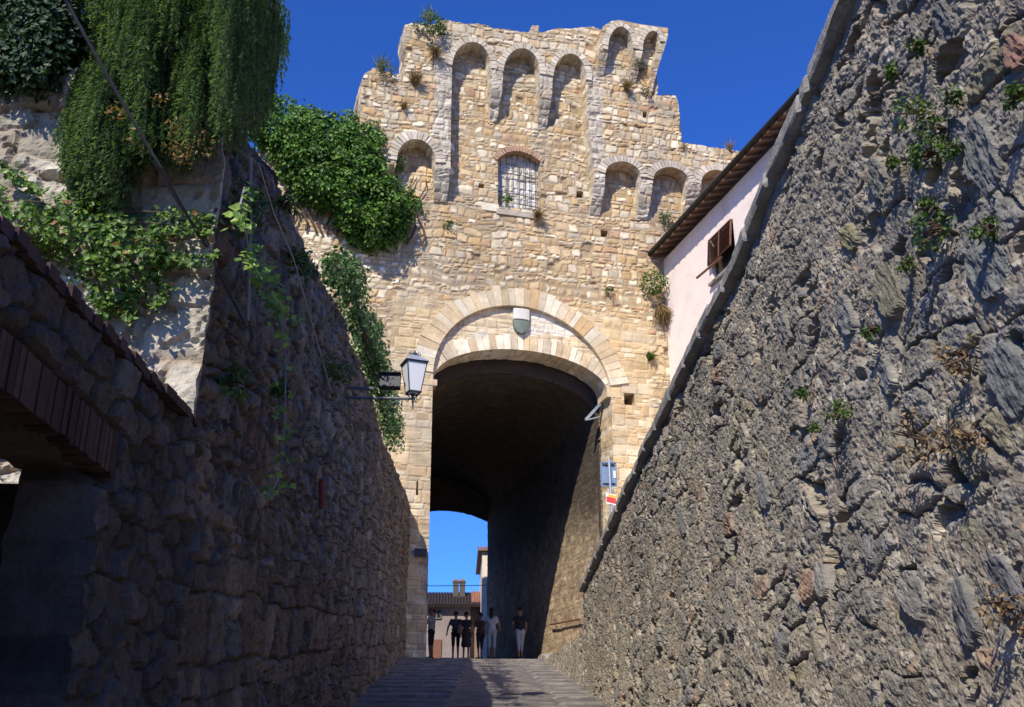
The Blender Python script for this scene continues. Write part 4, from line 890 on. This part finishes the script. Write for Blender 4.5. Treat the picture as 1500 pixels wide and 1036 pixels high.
# ivy on the curtain wall left of the tower
ivp = [(362, 190), (366, 170), (395, 146), (420, 150), (450, 162), (475, 164), (505, 168), (540, 174), (562, 182), (574, 200), (570, 225), (585, 240), (590, 262), (604, 285), (607, 305), (598, 330), (585, 348), (560, 362), (535, 360), (510, 352), (495, 330), (484, 312), (462, 302), (432, 278), (402, 235), (378, 200)]
def build_ivy():
    t = thing('ivy', 'large dense green ivy mass covering the curtain wall left of the tower', 'ivy', FW(-4, 18, -.5))
    q = sample_poly(ivp, 330); dist = polydist(q, ivp); cen = []
    for (a, b), dd in zip(q, dist):
        dep = -.15-min(1.1, dd*.035)*(.35+.65*random.random()); u, z = fac((a, b), dep); cen.append(FW(u, z, dep))
    mb = MB(); rl = []; clump3(mb, rl, np.array(cen), .36, 85, .135, .72, nb=-FN*.4+ZV*.4, droop=.5)
    q = clumped(ivp, 2500, 90, 9); P = np.array([FW(*fac(tuple(x), -.2), -.2) for x in q]); leaves(mb, rl, P, unit(len(P))-FN*.7, .17, .7)
    mb.build('foliage', 'ivy_leaf', t, rnd=np.concatenate(rl))
    m = MB()
    for k in range(14):
        u0 = -4.6+.35*k; p = [FW(u0+.2*math.sin(j+k), 18.6+j*.35, -.12-.03*(j % 2)) for j in range(9)]; m.tube(p, [.05-.004*j for j in range(9)], 5)
    m.build('stem', 'bark', t)
build_ivy()
def poly_bush(name, label, cat, poly, toworld, ncl, per, rad, L, Wd, mat, bulge, nb, stems=None, group=None, scale=.03, kind_dry=None):
    q = sample_poly(poly, ncl); dist = polydist(q, poly); cen = np.array([toworld(tuple(a), min(bulge, dd*scale)*(.3+.7*random.random())) for a, dd in zip(q, dist)])
    base = cen[cen[:, 2].argmin()]; t = thing(name, label, cat, base, group)
    mb = MB(); rl = []; clump3(mb, rl, cen, rad, per, L, Wd, nb=nb); mb.build('foliage', mat, t, rnd=np.concatenate(rl))
    m = MB(); idx = RNG.choice(len(cen), min(len(cen), 12), replace=False)
    for k in idx: 
        a = cen[k]; b = base*.6+cen.mean(0)*.4; m.tube([b-nb*.02, (a+b)/2+unit(1)[0]*.05, a], [.02, .013, .006], 5)
    m.build('stem', 'bark', t)
    return t
bp = [(486, 362), (505, 372), (520, 395), (528, 425), (540, 460), (556, 490), (562, 520), (572, 545), (582, 580), (588, 620), (586, 655), (574, 662), (560, 625), (548, 585), (540, 548), (526, 500), (514, 462), (500, 430), (488, 400)]
def to_left(px, b): return hit(px, np.array([WX-.15+b, 0, 0]), XV)
poly_bush('hanging_shrub', 'leafy green shrub spilling over the far rampart top beside the lantern', 'shrub', bp, to_left, 130, 55, .22, .085, .6, 'bush_leaf', .35, XV*.4+ZV*.4, scale=.02)
# rosemary curtain
def build_rosemary():
    t = thing('rosemary', 'thick curtain of trailing rosemary hanging over the rampart corner', 'shrub', (WX-.6, Y0+.3, 6.4))
    ro = [(128, -40), (150, 60), (165, 95), (120, 110), (100, 150), (96, 190), (100, 235), (118, 262), (150, 278), (172, 285), (195, 262), (205, 228), (240, 215), (270, 238), (290, 212), (318, 196), (328, 172), (345, 190), (362, 182), (385, 170), (398, 140), (404, 110), (418, 75), (422, 45), (408, 20), (402, -40)]
    n = 5600; q = sample_poly(ro, n); dist = polydist(q, ro); mb = MB(); rl = []; st = MB(); drl = 0
    V = []; rv = []
    for (px, py), dd in zip(q, dist):
        # bulging surface: in front of the end face, wrapping round the corner to the street side
        lump = float(np.clip((fbm(np.array(px*.028), np.array(py*.018), 5, 2)-.3)*2.2, 0, 1))
        bl = min(.50, dd*.012)*(.5+.5*lump)*(1-.75*random.random()**1.5)
        p = ry((px, py), Y0-.08-bl) if px < 318+10*random.random() else hit((px, py), np.array([WX+.02+bl*.6-.12*random.random(), 0, 0]), XV)
        L = (.20+.42*random.random())*(.75 if py > 190 else 1); k = int(L/.028); dx, dy = (random.random()-.5)*.10, (random.random()-.5)*.10-.02
        pts = [p+np.array([dx*(j/k), dy*(j/k), L*.5-L*j/k+ -.02*math.cos(j)]) for j in range(k+1)]
        if px > 330 and pts[-1][2] < 5.3: continue
        V.append((pts, random.random()))
    NV = []; NF = []; 
    P = np.concatenate([np.array(v[0][:-1]) for v in V]); T = np.concatenate([np.array(v[0][1:])-np.array(v[0][:-1]) for v in V]); rr = np.concatenate([v[1]**1.8*.75+.25*np.linspace(0, 1, len(v[0])-1)**2 for v in V])
    T /= np.linalg.norm(T, axis=1)[:, None]
    for rep in range(3):
        n = len(P); d = unit(n); d -= (d*T).sum(1)[:, None]*T; d /= np.linalg.norm(d, axis=1)[:, None]+1e-9; dirn = d*.75+T*.65-ZV*.1; s = np.cross(dirn, T); s /= np.linalg.norm(s, axis=1)[:, None]+1e-9
        Ln = .023*(.7+.6*RNG.random(n))[:, None]; w = .0055; b0 = P+T*.028*RNG.random(n)[:, None]
        VV = np.stack([b0-s*w, b0+s*w, b0+dirn*Ln+s*w*.5, b0+dirn*Ln-s*w*.5], 1); mb.add(VV.reshape(-1, 3), (np.arange(n)*4)[:, None]+np.arange(4)[None])
        rl.append(np.repeat(np.clip(rr*.88+.12*RNG.random(n), 0, 1), 4))
    spots = [(170, 160), (255, 185), (275, 180), (235, 150), (265, 225), (255, 215), (335, 205), (365, 180), (345, 190), (200, 205), (285, 165), (300, 215), (292, 200), (270, 235)]
    cen = np.array([ry(p, (Y0-.50) if p[0] < 322 else Y0+.2) for p in spots]); clump3(mb, rl, cen, .07, 24, .035, .5); rl[-1] = rl[-1]*0+.99
    mb.build('foliage', 'rosemary_leaf', t, rnd=np.concatenate(rl))
    # dark woody core, added inside to block light through the strands
    m = MB()
    blobs = [(-2.3, 6.95, 7.1, .62, .5, .75), (-2.32, 7.3, 7.3, .38, .6, .9), (-2.75, 6.8, 6.7, .35, .35, .5), (-2.35, 6.38, 6.0, .42, .16, .55), (-2.6, 6.35, 5.5, .22, .12, .45), (-2.15, 7.0, 6.9, .25, .5, .6), (-2.4, 6.9, 7.9, .5, .5, .5)]
    for bx, by, bz, ax_, ay_, az_ in blobs:
        g = [[(bx+ax_*math.cos(w)*math.sin(f)*(1+.2*math.sin(5*w+3*f)), by+ay_*math.sin(w)*math.sin(f)*(1+.2*math.cos(4*w)), bz+az_*math.cos(f)) for w in np.linspace(0, 2*math.pi, 18)[:-1]] for f in np.linspace(.05, math.pi-.05, 12)]
        VV = [v for r_ in g for v in r_]; m.add(VV, [(i*17+k, i*17+(k+1) % 17, (i+1)*17+(k+1) % 17, (i+1)*17+k) for i in range(11) for k in range(17)])
    m.build('core_blocker', 'dark_core', t)
build_rosemary()
lp = [(-40, -40), (125, -40), (138, 40), (140, 95), (100, 120), (95, 150), (60, 160), (20, 145), (-40, 150)]
poly_bush('laurel', 'dark broad-leaved shrub on the rampart left of the rosemary', 'shrub', lp, lambda px, b: ry(px, Y0+.25-b), 210, 70, .17, .052, .62, 'laurel_leaf', .6, -YV*.5+ZV*.5, scale=.012)
# caper bush creeping over the sunlit end face
def build_caper():
    cpz = [(-30, 255), (30, 245), (60, 300), (110, 262), (140, 300), (185, 292), (215, 310), (245, 305), (300, 310), (312, 326), (300, 345), (252, 350), (312, 372), (300, 395), (245, 392), (222, 405), (215, 450), (190, 430), (165, 470), (140, 440), (110, 400), (85, 370), (30, 372), (-30, 365)]
    t = thing('caper_bush', 'bright green creeping caper bush on the sunlit wall end below the rosemary', 'shrub', ry((150, 350), Y0-.1))
    q = np.concatenate([clumped(cpz, 1700, 70, 11), sample_poly([(20, 310), (200, 300), (225, 380), (180, 420), (110, 390), (30, 365)], 700)])
    dist = polydist(q, cpz); dep = Y0-.06-np.minimum(.34, dist*.010)*RNG.random(len(q)); P = np.array([ry(tuple(a), d) for a, d in zip(q, dep)])
    mb = MB(); rl = []; leaves(mb, rl, P, -YV*.6+ZV*.5+XV*.1+unit(len(P))*.7, .046, .85)
    # reaching sprays
    for pts in ([(215, 316), (255, 312), (300, 318), (313, 326)], [(215, 345), (260, 338), (300, 340), (312, 330)], [(215, 378), (260, 380), (300, 378), (315, 374)], [(225, 398), (245, 425), (225, 450)], [(190, 420), (185, 445), (190, 470)], [(140, 420), (150, 450), (150, 470)], [(0, 245), (30, 260), (60, 285)], [(95, 245), (120, 265), (140, 300)]):
        pp = np.array(pts, float); tq = RNG.random(110)*(len(pp)-1); i = np.minimum(tq.astype(int), len(pp)-2); f = (tq-i)[:, None]; qq = pp[i]*(1-f)+pp[i+1]*f+RNG.normal(size=(110, 2))*4.5
        P = np.array([ry(tuple(a), Y0-.10-.14*random.random()) for a in qq]); leaves(mb, rl, P, -YV*.6+ZV*.5+unit(len(P))*.6, .044, .85)
    mb.build('foliage', 'caper_leaf', t, rnd=np.concatenate(rl))
    m = MB()
    for a, b in (((120, 320), (310, 328)), ((120, 330), (312, 372)), ((130, 340), (220, 450)), ((100, 330), (160, 465)), ((110, 320), (0, 300)), ((120, 310), (120, 255)), ((120, 335), (300, 345))):
        m.tube([ry((a[0]*(1-s)+b[0]*s, a[1]*(1-s)+b[1]*s-14*math.sin(s*3)), Y0-.06-.12*math.sin(s*2.6)) for s in np.linspace(0, 1, 9)], [.011-.001*k for k in range(9)], 5)
    m.build('stem', 'bark', t)
build_caper()
# vine hanging down the rampart
def build_vine():
    path = [(358, 275), (352, 300), (358, 330), (365, 370), (385, 395), (402, 430), (412, 470), (418, 520), (418, 580), (416, 640), (412, 690), (398, 722)]
    t = thing('trailing_vine', 'thin bright vine trailing down the middle of the shaded rampart', 'vine', lw((398, 722), .2))
    m = MB(); P = [lw(p, .2+.03*math.sin(i)) for i, p in enumerate(path)]; m.tube(P, .007, 5); 
    m.build('stem', 'conduit', t)
    mb = MB(); rl = []
    def spray(a, b, n, off, L):
        f = RNG.random(n)[:, None]; qq = np.array(a)*(1-f)+np.array(b)*f+RNG.normal(size=(n, 2))*off
        leaves(mb, rl, np.array([lw(tuple(x), .18+.12*random.random()) for x in qq]), -YV*.7+ZV*.5+XV*.3+unit(n)*.5, L, .75)
    spray((372, 275), (350, 330), 45, 7, .06); spray((352, 300), (360, 340), 26, 8, .06); spray((362, 365), (402, 425), 75, 8, .075); spray((402, 425), (412, 460), 50, 10, .06); spray((395, 440), (440, 470), 30, 8, .05)
    for p in ((410, 490), (420, 498), (412, 520), (422, 540), (408, 560), (424, 574), (414, 590), (410, 612), (424, 630), (416, 640), (414, 668), (424, 675), (406, 690), (422, 705), (396, 720), (408, 715)): spray(p, p, 3, 3, .075)
    mb.build('foliage', 'vine_leaf', t, rnd=np.concatenate(rl))
build_vine()
# tufts
def tuft(name, label, cat, pos, r, n, L, Wd, mat, out, group=None, blades=False, nz_=None):
    pos = np.array(pos, float); t = thing(name, label, cat, pos, group); mb = MB(); rl = []; out = np.array(out, float)
    if blades:
        d = unit(n)*.55+out; d /= np.linalg.norm(d, axis=1)[:, None]; b0 = pos+unit(n)*r*.25; s = np.cross(d, unit(n)); s /= np.linalg.norm(s, axis=1)[:, None]+1e-9
        ln = (L*(.5+.8*RNG.random(n)))[:, None]; w = Wd; mid = b0+d*ln*.6; tip = b0+d*ln-ZV*ln*.15
        VV = np.stack([b0-s*w, b0+s*w, mid+s*w*.7, mid-s*w*.7, tip], 1); I = np.arange(n)*5
        mb.add(VV.reshape(-1, 3), np.concatenate([np.stack([I, I+1, I+2, ], 1), np.stack([I, I+2, I+3], 1), np.stack([I+3, I+2, I+4], 1)])); rl.append(np.repeat(RNG.random(n), 5))
    else:
        k = max(5, n//14); c = pos+out*r*.45+unit(k)*r*.75*np.array([1, 1, .9]); clump3(mb, rl, c, r*.34, max(3, n//k), L, Wd, nb=out*.4+ZV*.3)
    mb.build('foliage', mat, t, rnd=np.concatenate(rl))
    m = MB()
    for k in range(5): m.tube([pos-out*.05, pos+out*r*.4+unit(1)[0]*r*.3, pos+out*r*.7+unit(1)[0]*r*.7], [.012, .008, .004], 4)
    m.build('stem', 'bark', t)
    return t
def ft(px, d=0): u, z = fac(px, d); return FW(u, z, d)
oF = -FN*.6+ZV*.5
tuft('caper_tuft', 'big leafy tuft on the highest left corner of the tower', 'plant', ft((629, 46), -.72), .62, 620, .12, .5, 'bush_leaf', oF*.5+ZV*.5)
tuft('tall_weed', 'wispy stems rising above the big tuft on the tower top', 'plant', ft((628, 30), -.6), .5, 120, .75, .008, 'grey_leaf', ZV*1.1, blades=True)
tuft('grey_shrub', 'grey-green tuft on the lower left step of the tower', 'plant', ft((561, 108), -.72), .5, 280, .10, .4, 'grey_leaf', ZV*.5)
tuft('dry_weed', 'dry upright stems on the lower left step of the tower', 'plant', ft((558, 102), -.66), .5, 110, .7, .008, 'grey_leaf', ZV*1.1, blades=True)
tuft('hanging_weed', 'dry brown tuft hanging just below the big tower-top tuft', 'plant', ft((637, 76), -.70), .3, 260, .55, .010, 'dry_leaf', -FN*.6-ZV*.3, blades=True)
tuft('dry_grass', 'yellow grass clump on the tower step beside the tall left pier', 'grass tuft', ft((608, 122), -.72), .3, 260, .55, .012, 'dry_leaf', ZV*.7-FN*.3, blades=True)
tuft('brown_weed', 'faded brown weed low on the left parapet above its single arch', 'plant', ft((591, 158), -.68), .22, 120, .3, .010, 'dry_leaf', oF, blades=True)
tuft('window_plant', 'green plant growing in the corner of the barred window', 'plant', ft((740, 293), .1), .24, 150, .11, .4, 'bush_leaf', oF*.6)
tuft('sill_weed', 'reddish weed hanging below the right end of the barred window', 'plant', ft((787, 316), -.1), .3, 220, .42, .010, 'dry_leaf', -FN*.6-ZV*.1, blades=True)
tuft('wall_weed', 'small green weed on the tower left of the barred window sill', 'plant', ft((657, 330), -.1), .22, 110, .10, .4, 'bush_leaf', oF)
tuft('gallery_plant', 'pale green plant growing below the small top-right arches', 'plant', ft((933, 100), -.72), .38, 240, .11, .35, 'grey_leaf', oF)
tuft('gallery_weed', 'brown grass below the small arches near the top right of the tower', 'grass tuft', ft((917, 130), -.70), .3, 200, .42, .010, 'dry_leaf', oF, blades=True)
tuft('ledge_plant', 'grey tuft below the right-hand step of the tower top', 'plant', ft((945, 138), -.7), .25, 140, .10, .35, 'grey_leaf', oF)
tuft('arch_weed', 'green tuft at the foot of the second small arch near the house roof', 'plant', ft((975, 326), -.1), .34, 200, .12, .35, 'bush_leaf', oF)
tuft('parapet_weed', 'small grey tuft on the low parapet right of the tower step', 'plant', ft((1002, 217), -.66), .2, 120, .09, .35, 'grey_leaf', ZV*.6)
tuft('red_weed', 'thin reddish stems standing on the low parapet near the house roof', 'plant', ft((1069, 220), -.66), .25, 90, .55, .008, 'dry_leaf', ZV, blades=True)
tuft('corner_shrub', 'olive shrub growing from the tower beside the pink house corner', 'shrub', ft((955, 418), -.25), .58, 620, .11, .5, 'bush_leaf', oF*.7)
tuft('corner_creeper', 'brown creeper trailing below the olive shrub at the house corner', 'plant', ft((967, 448), -.15), .35, 380, .75, .013, 'dry_leaf', -FN*.35-ZV*.8, blades=True)
tuft('arch_fern', 'green weed growing right of the large gate arch', 'plant', ft((952, 526), -.1), .28, 160, .34, .014, 'fern_leaf', oF, blades=True)
tuft('facade_weed', 'tiny grey weed on the tower just above the arch ring at right', 'plant', ft((893, 425), -.1), .16, 70, .10, .4, 'bush_leaf', oF)
# plants rooted in the right wall
def rw(px): return hit(px, np.array([SX-.06, 0, 0]), XV)
ferns = [((1345, 165), .13, 'largest bright fern high on the sunlit rubble wall'), ((1378, 190), .09, 'fern just right of the largest fern on the rubble wall'), ((1362, 225), .10, 'fern just under the largest fern on the rubble wall'), ((1312, 108), .06, 'small fern up and left of the largest fern'), ((1345, 70), .05, 'topmost small fern on the sunlit rubble wall'), ((1395, 140), .06, 'fern in a dark crack above the fern cluster'),
         ((1373, 335), .12, 'long fern hanging below the fern cluster on the rubble wall'), ((1366, 305), .07, 'fern at the head of the long hanging fern'), ((1328, 385), .06, 'lone fern below and left of the long hanging fern'), ((1447, 332), .07, 'fern above the blue-grey stones near the picture edge'), ((1492, 140), .06, 'fern cut by the picture edge near the red brick'), ((1277, 482), .06, 'low fern beside the two flat olive stones'),
         ((1232, 602), .09, 'larger of two ferns low on the rubble wall'), ((1176, 578), .05, 'smaller of two ferns low on the rubble wall'), ((1192, 625), .04, 'tiny sprig under the two low ferns'), ((1310, 235), .05, 'small fern left of the long hanging fern'), ((1395, 215), .07, 'reddish green fern at the lower right of the cluster')]
for p, r, lab in ferns: tuft('wall_fern', lab, 'fern', rw(p), r*.95, int(60+r*1100), .026+.045*r, .5, 'fern_leaf', -XV*.5+ZV*.1-ZV*.15, 'ferns rooted in the rubble wall')
for p, r, lab in (((1352, 640), .14, 'dried brown creeper in the middle of the rubble wall'), ((1420, 640), .10, 'dried red-brown creeper beside the tall olive slab stone'), ((1410, 520), .09, 'dried red-brown weed above the tall olive slab stone'), ((1478, 890), .10, 'dry red weed at the lower picture edge of the rubble wall')):
    tuft('dry_creeper', lab, 'plant', rw(p), r*1.2, 130, .03, .5, 'dry_leaf', -XV*.4, 'dried creepers on the rubble wall')
# weeds on the shaded rampart
for p, r, lab in (((342, 305), .16, 'dark weed near the top of the shaded rampart beside the conduit'), ((415, 300), .10, 'small dark weed high on the shaded rampart'), ((432, 385), .14, 'dark weed below the wire on the shaded rampart'), ((492, 395), .22, 'dark bush hanging at the top edge of the rampart'), ((490, 540), .16, 'dark weed left of the lantern bracket'), ((340, 560), .10, 'dark weed low on the shaded rampart'), ((410, 570), .08, 'tiny dark weed beside the hanging vine stem')):
    tuft('rampart_weed', lab, 'plant', lw(p, .03), r*1.3, int(80+r*900), .05+.1*r, .5, 'bush_leaf', XV*.5, 'weeds on the shaded rampart')
# red pipe end on the rampart
p0, p1 = lw((471, 702), .09), lw((471, 745), .09)
o = MB().tube([p0, p1], .035, 8).build('drain_pipe', 'brick'); 
for d_ in o.data.attributes['col'].data: d_.color = (.22, .06, .05, 1)
tag(o, 'short dull red pipe set upright in the shaded rampart', 'pipe')

# ------------------------------------------------------------------ people (built from tapered limbs fused into one skin)
def person(label, px, head_y, y, look=0., top='cloth_dark', low='cloth_white', low_end=.0, sleeve=.5, hair='short', arms=((.12, -.04, .02), (.12, .05, .02)), legspread=.09, step=.0, skirt=False, woman=False, bag=None, hat=None, lean=0.):
    base = farp((px, 960), y); x0 = base[0]; ztop = farp((px, head_y), y)[2]; TZ = pz(y); H = float(np.clip(ztop-TZ, 1.5, 2.0)); s = H/1.75
    P = thing('person', label, 'person', (x0, y, TZ))
    caps = []   # (a, b, ra, rb, material)
    cl, sl_ = math.cos(look), math.sin(look)
    def W(v): return np.array([x0+(v[0]*cl-v[1]*sl_)*s, y+(v[0]*sl_+v[1]*cl)*s, TZ+v[2]*s])
    def cap(a, b, ra, rb, m): caps.append((np.array(a, float), np.array(b, float), ra, rb, m))
    sh = .158 if woman else .178; hip = .115
    l = lean
    for i, sd in enumerate((-1, 1)):
        kx = sd*legspread; st = step*(1 if i else -1)
        hipj, knee, ank = (sd*.09, 0, .90), (kx, st*.5+.015, .49), (kx*1.05, st-.01, .09)
        def cut(z): return low if z > low_end else 'skin'
        cap(hipj, knee, .088, .062, low)
        mz = .49; 
        if low_end < .45:
            t = (mz-max(low_end, .09))/(mz-.09); m_ = tuple(np.array(knee)*(1-t)+np.array(ank)*t); cap(knee, m_, .060, .055-.015*t, low)
            if low_end > .09: cap(m_, ank, .044, .034, 'skin')
        else: cap(knee, ank, .054, .036, 'skin')
        cap((ank[0], ank[1]-.03, .04), (ank[0]+sd*.03, ank[1]+.16, .03), .042, .034, 'shoe')
        shj = (sd*sh, -.0+l*.5, 1.42); dx, dy, dz = arms[i]
        el = (sd*(sh+dx*.55), shj[1]+dy, 1.13+dz*.6); wr = (sd*(sh+dx*.7), el[1]+.06+dy, .90+dz*1.6)
        ms = top if sleeve >= .5 else 'skin'
        cap(shj, tuple(np.array(shj)*.45+np.array(el)*.55), .055, .050, top if sleeve > 0 else 'skin'); cap(tuple(np.array(shj)*.45+np.array(el)*.55), el, .047, .042, top if sleeve >= .8 else 'skin'); cap(el, wr, .041, .028, 'skin')
        d = np.array(wr)-np.array(el); d /= np.linalg.norm(d); palm = np.array(wr)+d*.06; cap(wr, tuple(palm), .026, .034, 'skin')
        for k in range(4):
            a = palm+np.array([0, (k-1.5)*.018, 0])+d*.02; b = a+d*(.055, .07, .065, .05)[k]*.8+np.array([-sd*.012, 0, 0]); cap(tuple(a), tuple(b), .012, .010, 'skin')
        cap(tuple(np.array(wr)+d*.02), tuple(np.array(wr)+d*.06+np.array([-sd*.02, .04, 0])), .013, .011, 'skin')
    # torso
    cap((-.07, 0, .93), (.07, 0, .93), .115 if not woman else .125, .115 if not woman else .125, low); cap((-.05, l*.2, 1.08), (.05, l*.2, 1.08), .105 if woman else .115, .105 if woman else .115, top)
    cap((-.08, l*.4, 1.28), (.08, l*.4, 1.28), .118, .118, top); cap((-sh+.03, l*.5, 1.41), (sh-.03, l*.5, 1.41), .062, .062, top); cap((0, l*.2, 1.0), (0, l*.4, 1.3), .12, .125, top)
    cap((0, l*.5, 1.42), (0, l*.6+.01, 1.54), .058, .052, 'skin')
    cap((0, l*.65, 1.62), (0, l*.65+.012, 1.665), .086, .092, 'skin'); cap((0, l*.65+.04, 1.585), (0, l*.65+.045, 1.60), .058, .062, 'skin'); cap((0, l*.65+.10, 1.625), (0, l*.65+.112, 1.605), .012, .016, 'skin')
    for sd in (-1, 1): cap((sd*.088, l*.65, 1.60), (sd*.092, l*.65-.01, 1.645), .014, .018, 'skin')
    if skirt:
        for a in np.linspace(0, 2*math.pi, 9)[:-1]: cap((.07*math.cos(a), .06*math.sin(a), .9), (.12*math.cos(a), .10*math.sin(a), .52), .08, .085, low)
    me = MB()
    for a, b, ra, rb, m_ in caps:
        pts = []; rr = []
        for t in (-1, -.7, 0, .25, .5, .75, 1, 1.7, 2): pass
        ax_ = b-a; Ln = np.linalg.norm(ax_)+1e-9; u = ax_/Ln
        pr = [(-ra*.98, .2*ra), (-ra*.8, ra*.6), (-ra*.45, ra*.89), (0, ra), (Ln*.5, (ra+rb)/2), (Ln, rb), (Ln+rb*.45, rb*.89), (Ln+rb*.8, rb*.6), (Ln+rb*.98, rb*.2)]
        me.tube([W(a+u*t) for t, _ in pr], [r_*s for _, r_ in pr], 10)
    tmp = me.build('tmp', 'person_skin', P, smooth=True)
    md = tmp.modifiers.new('r', 'REMESH'); md.mode = 'VOXEL'; md.voxel_size = .0125; sm_ = tmp.modifiers.new('s', 'SMOOTH'); sm_.iterations = 3; sm_.factor = .5
    dg = bpy.context.evaluated_depsgraph_get(); nm = bpy.data.meshes.new_from_object(tmp.evaluated_get(dg)); nm.name = 'person_body'
    bpy.data.objects.remove(tmp)
    mats = ['skin', top, low, 'shoe']; mats = list(dict.fromkeys(mats)); nm.materials.clear()
    for k in mats: nm.materials.append(MATS['person_'+k])
    nf = len(nm.polygons); cen = np.zeros(nf*3, np.float32); nm.polygons.foreach_get('center', cen); cen = cen.reshape(-1, 3)+ORG[P.name]
    best = np.full(nf, 1e9); mi = np.zeros(nf, np.int32)
    for a, b, ra, rb, m_ in caps:
        A, B = W(a), W(b); ab = B-A; t = np.clip(((cen-A)@ab)/(ab@ab+1e-9), 0, 1); d = np.linalg.norm(cen-(A+t[:, None]*ab), axis=1)-(ra+(rb-ra)*t)*s; c = d < best; best[c] = d[c]; mi[c] = mats.index(m_)
    nm.polygons.foreach_set('material_index', mi); nm.polygons.foreach_set('use_smooth', np.ones(nf, bool))
    body = bpy.data.objects.new('body', nm); COL.objects.link(body); body.parent = P; ORG[body.name] = ORG[P.name]
    h = MB(); hy = l*.65
    g = []
    for f in np.linspace(.0, 1.9, 9):
        for w in np.linspace(0, 2*math.pi, 17)[:-1]:
            back = max(0, -math.sin(w)); lim = f*(.55+.45*back) if hair != 'long' else f*(.55+.6*back)
            g.append(W((.103*math.sin(lim)*math.cos(w), hy-.008+.112*math.sin(lim)*math.sin(w), 1.655+.115*math.cos(lim))))
    h.add(g, [(i*16+k, i*16+(k+1) % 16, (i+1)*16+(k+1) % 16, (i+1)*16+k) for i in range(8) for k in range(16)])
    if hair == 'long': h.tube([W((0, hy-.07, 1.68)), W((0, hy-.10, 1.58)), W((0, hy-.105, 1.46)), W((0, hy-.10, 1.36))], [.07*s, .085*s, .075*s, .02*s], 10)
    if hair == 'bun': h.lathe(W((0, hy-.11, 1.62)), [(.01, 0), (.045, .02), (.055, .05), (.04, .08), (.01, .095)], 10)
    h.build('hair', 'person_hair', P, smooth=True)
    if hat:
        MB().lathe(W((0, hy, 1.69)), [(.13*s, 0), (.125*s, .012), (.10*s, .02), (.095*s, .07), (.05*s, .10), (.005, .105)], 14).build('hat', 'person_'+hat, P)
    if bag:
        sd = bag
        b = tag(MB().lathe(W((sd*.24, -.10, .93)), [(.03, 0), (.10, .02), (.125, .12), (.11, .26), (.06, .33), (.02, .34)], 12).build('shoulder_bag', 'person_leather'), 'pale shoulder bag hanging beside the person in the dark skirt', 'bag')
        MB().tube([W((sd*.22, -.10, 1.24)), W((sd*.17, -.08, 1.43)), W((sd*.10, .06, 1.44)), W((sd*.2, .12, 1.22))], .012, 6).build('strap', 'person_leather', b)
    return P
person('person in dark shirt and shorts standing left of the one with the bag', 667, 896, 40.5, .1, 'cloth_navy', 'cloth_dark', .50, .5, 'short', ((.22, -.02, .03), (.10, .02, .0)))
person('person in a dark dress carrying a pale shoulder bag', 682.5, 897, 40.2, -.15, 'cloth_dark', 'cloth_dark', .45, .5, 'short', ((.12, .0, .0), (.14, .0, .02)), skirt=True, woman=True, bag=-1)
person('person in dark clothes half hidden beside the one in pale shorts', 703, 898, 41.2, .5, 'cloth_brown', 'cloth_dark', .40, .5, 'short', ((.15, .05, .02), (.1, .0, .0)), step=.06)
person('person with long hair in a white top and pale knee shorts', 720, 891, 40.6, -.1, 'cloth_white', 'cloth_pale', .40, .3, 'long', ((.16, .05, .05), (.16, .1, .1)), woman=True)
person('person in a black top and white cropped trousers standing alone near the dark wall', 762, 884, 42.0, .15, 'cloth_dark', 'cloth_white', .30, .5, 'short', ((.14, .06, .12), (.08, .04, .06)), legspread=.06, step=.05)
person('person in white shirt and red hat partly hidden by the gate jamb', 631, 890, 43.0, 1.2, 'cloth_white', 'cloth_dark', .50, .4, 'short', ((.12, .08, .1), (.12, .0, .0)), hat='cloth_red')

# ------------------------------------------------------------------ light, sky, camera
ld = FU*1.0+FN*1.3-ZV*1.4; ld /= np.linalg.norm(ld)
elev = math.asin(-ld[2]); az = math.atan2(-ld[0], -ld[1])
sun = bpy.data.lights.new('sun', 'SUN'); sun.energy = 5.0; sun.angle = R(.53); sun.color = (1, .92, .78)
so = bpy.data.objects.new('sun', sun); COL.objects.link(so); so.rotation_euler = Vector(ld).to_track_quat('-Z', 'Y').to_euler(); so.location = (-8, -14, 30)
w = bpy.data.worlds.new('World'); scene.world = w; w.use_nodes = True; nt_ = w.node_tree
sky = nt_.nodes.new('ShaderNodeTexSky'); sky.sky_type = 'NISHITA'; sky.sun_disc = False; sky.sun_elevation = elev; sky.sun_rotation = az % (2*math.pi); sky.altitude = 400; sky.air_density = 1.0; sky.dust_density = .2; sky.ozone_density = 4.
bg = nt_.nodes['Background']; bg.inputs['Strength'].default_value = .09; gm = nt_.nodes.new('ShaderNodeVectorMath'); gm.operation = 'MULTIPLY'; gm.inputs[1].default_value = (.36, .81, 1.80); nt_.links.new(sky.outputs[0], gm.inputs[0]); nt_.links.new(gm.outputs[0], bg.inputs['Color'])
cam = bpy.data.cameras.new('camera'); cam.sensor_width = 36; cam.lens = 36; cam.clip_end = 2000; cam.clip_start = .05
co = bpy.data.objects.new('camera', cam); COL.objects.link(co); co.location = tuple(CAM); co.rotation_euler = (R(90)+PITCH, 0, -YAW); scene.camera = co
scene.view_settings.view_transform = 'Standard'; scene.view_settings.look = 'None'; scene.view_settings.exposure = .3; scene.view_settings.gamma = 1
scene.view_settings.use_curve_mapping = False
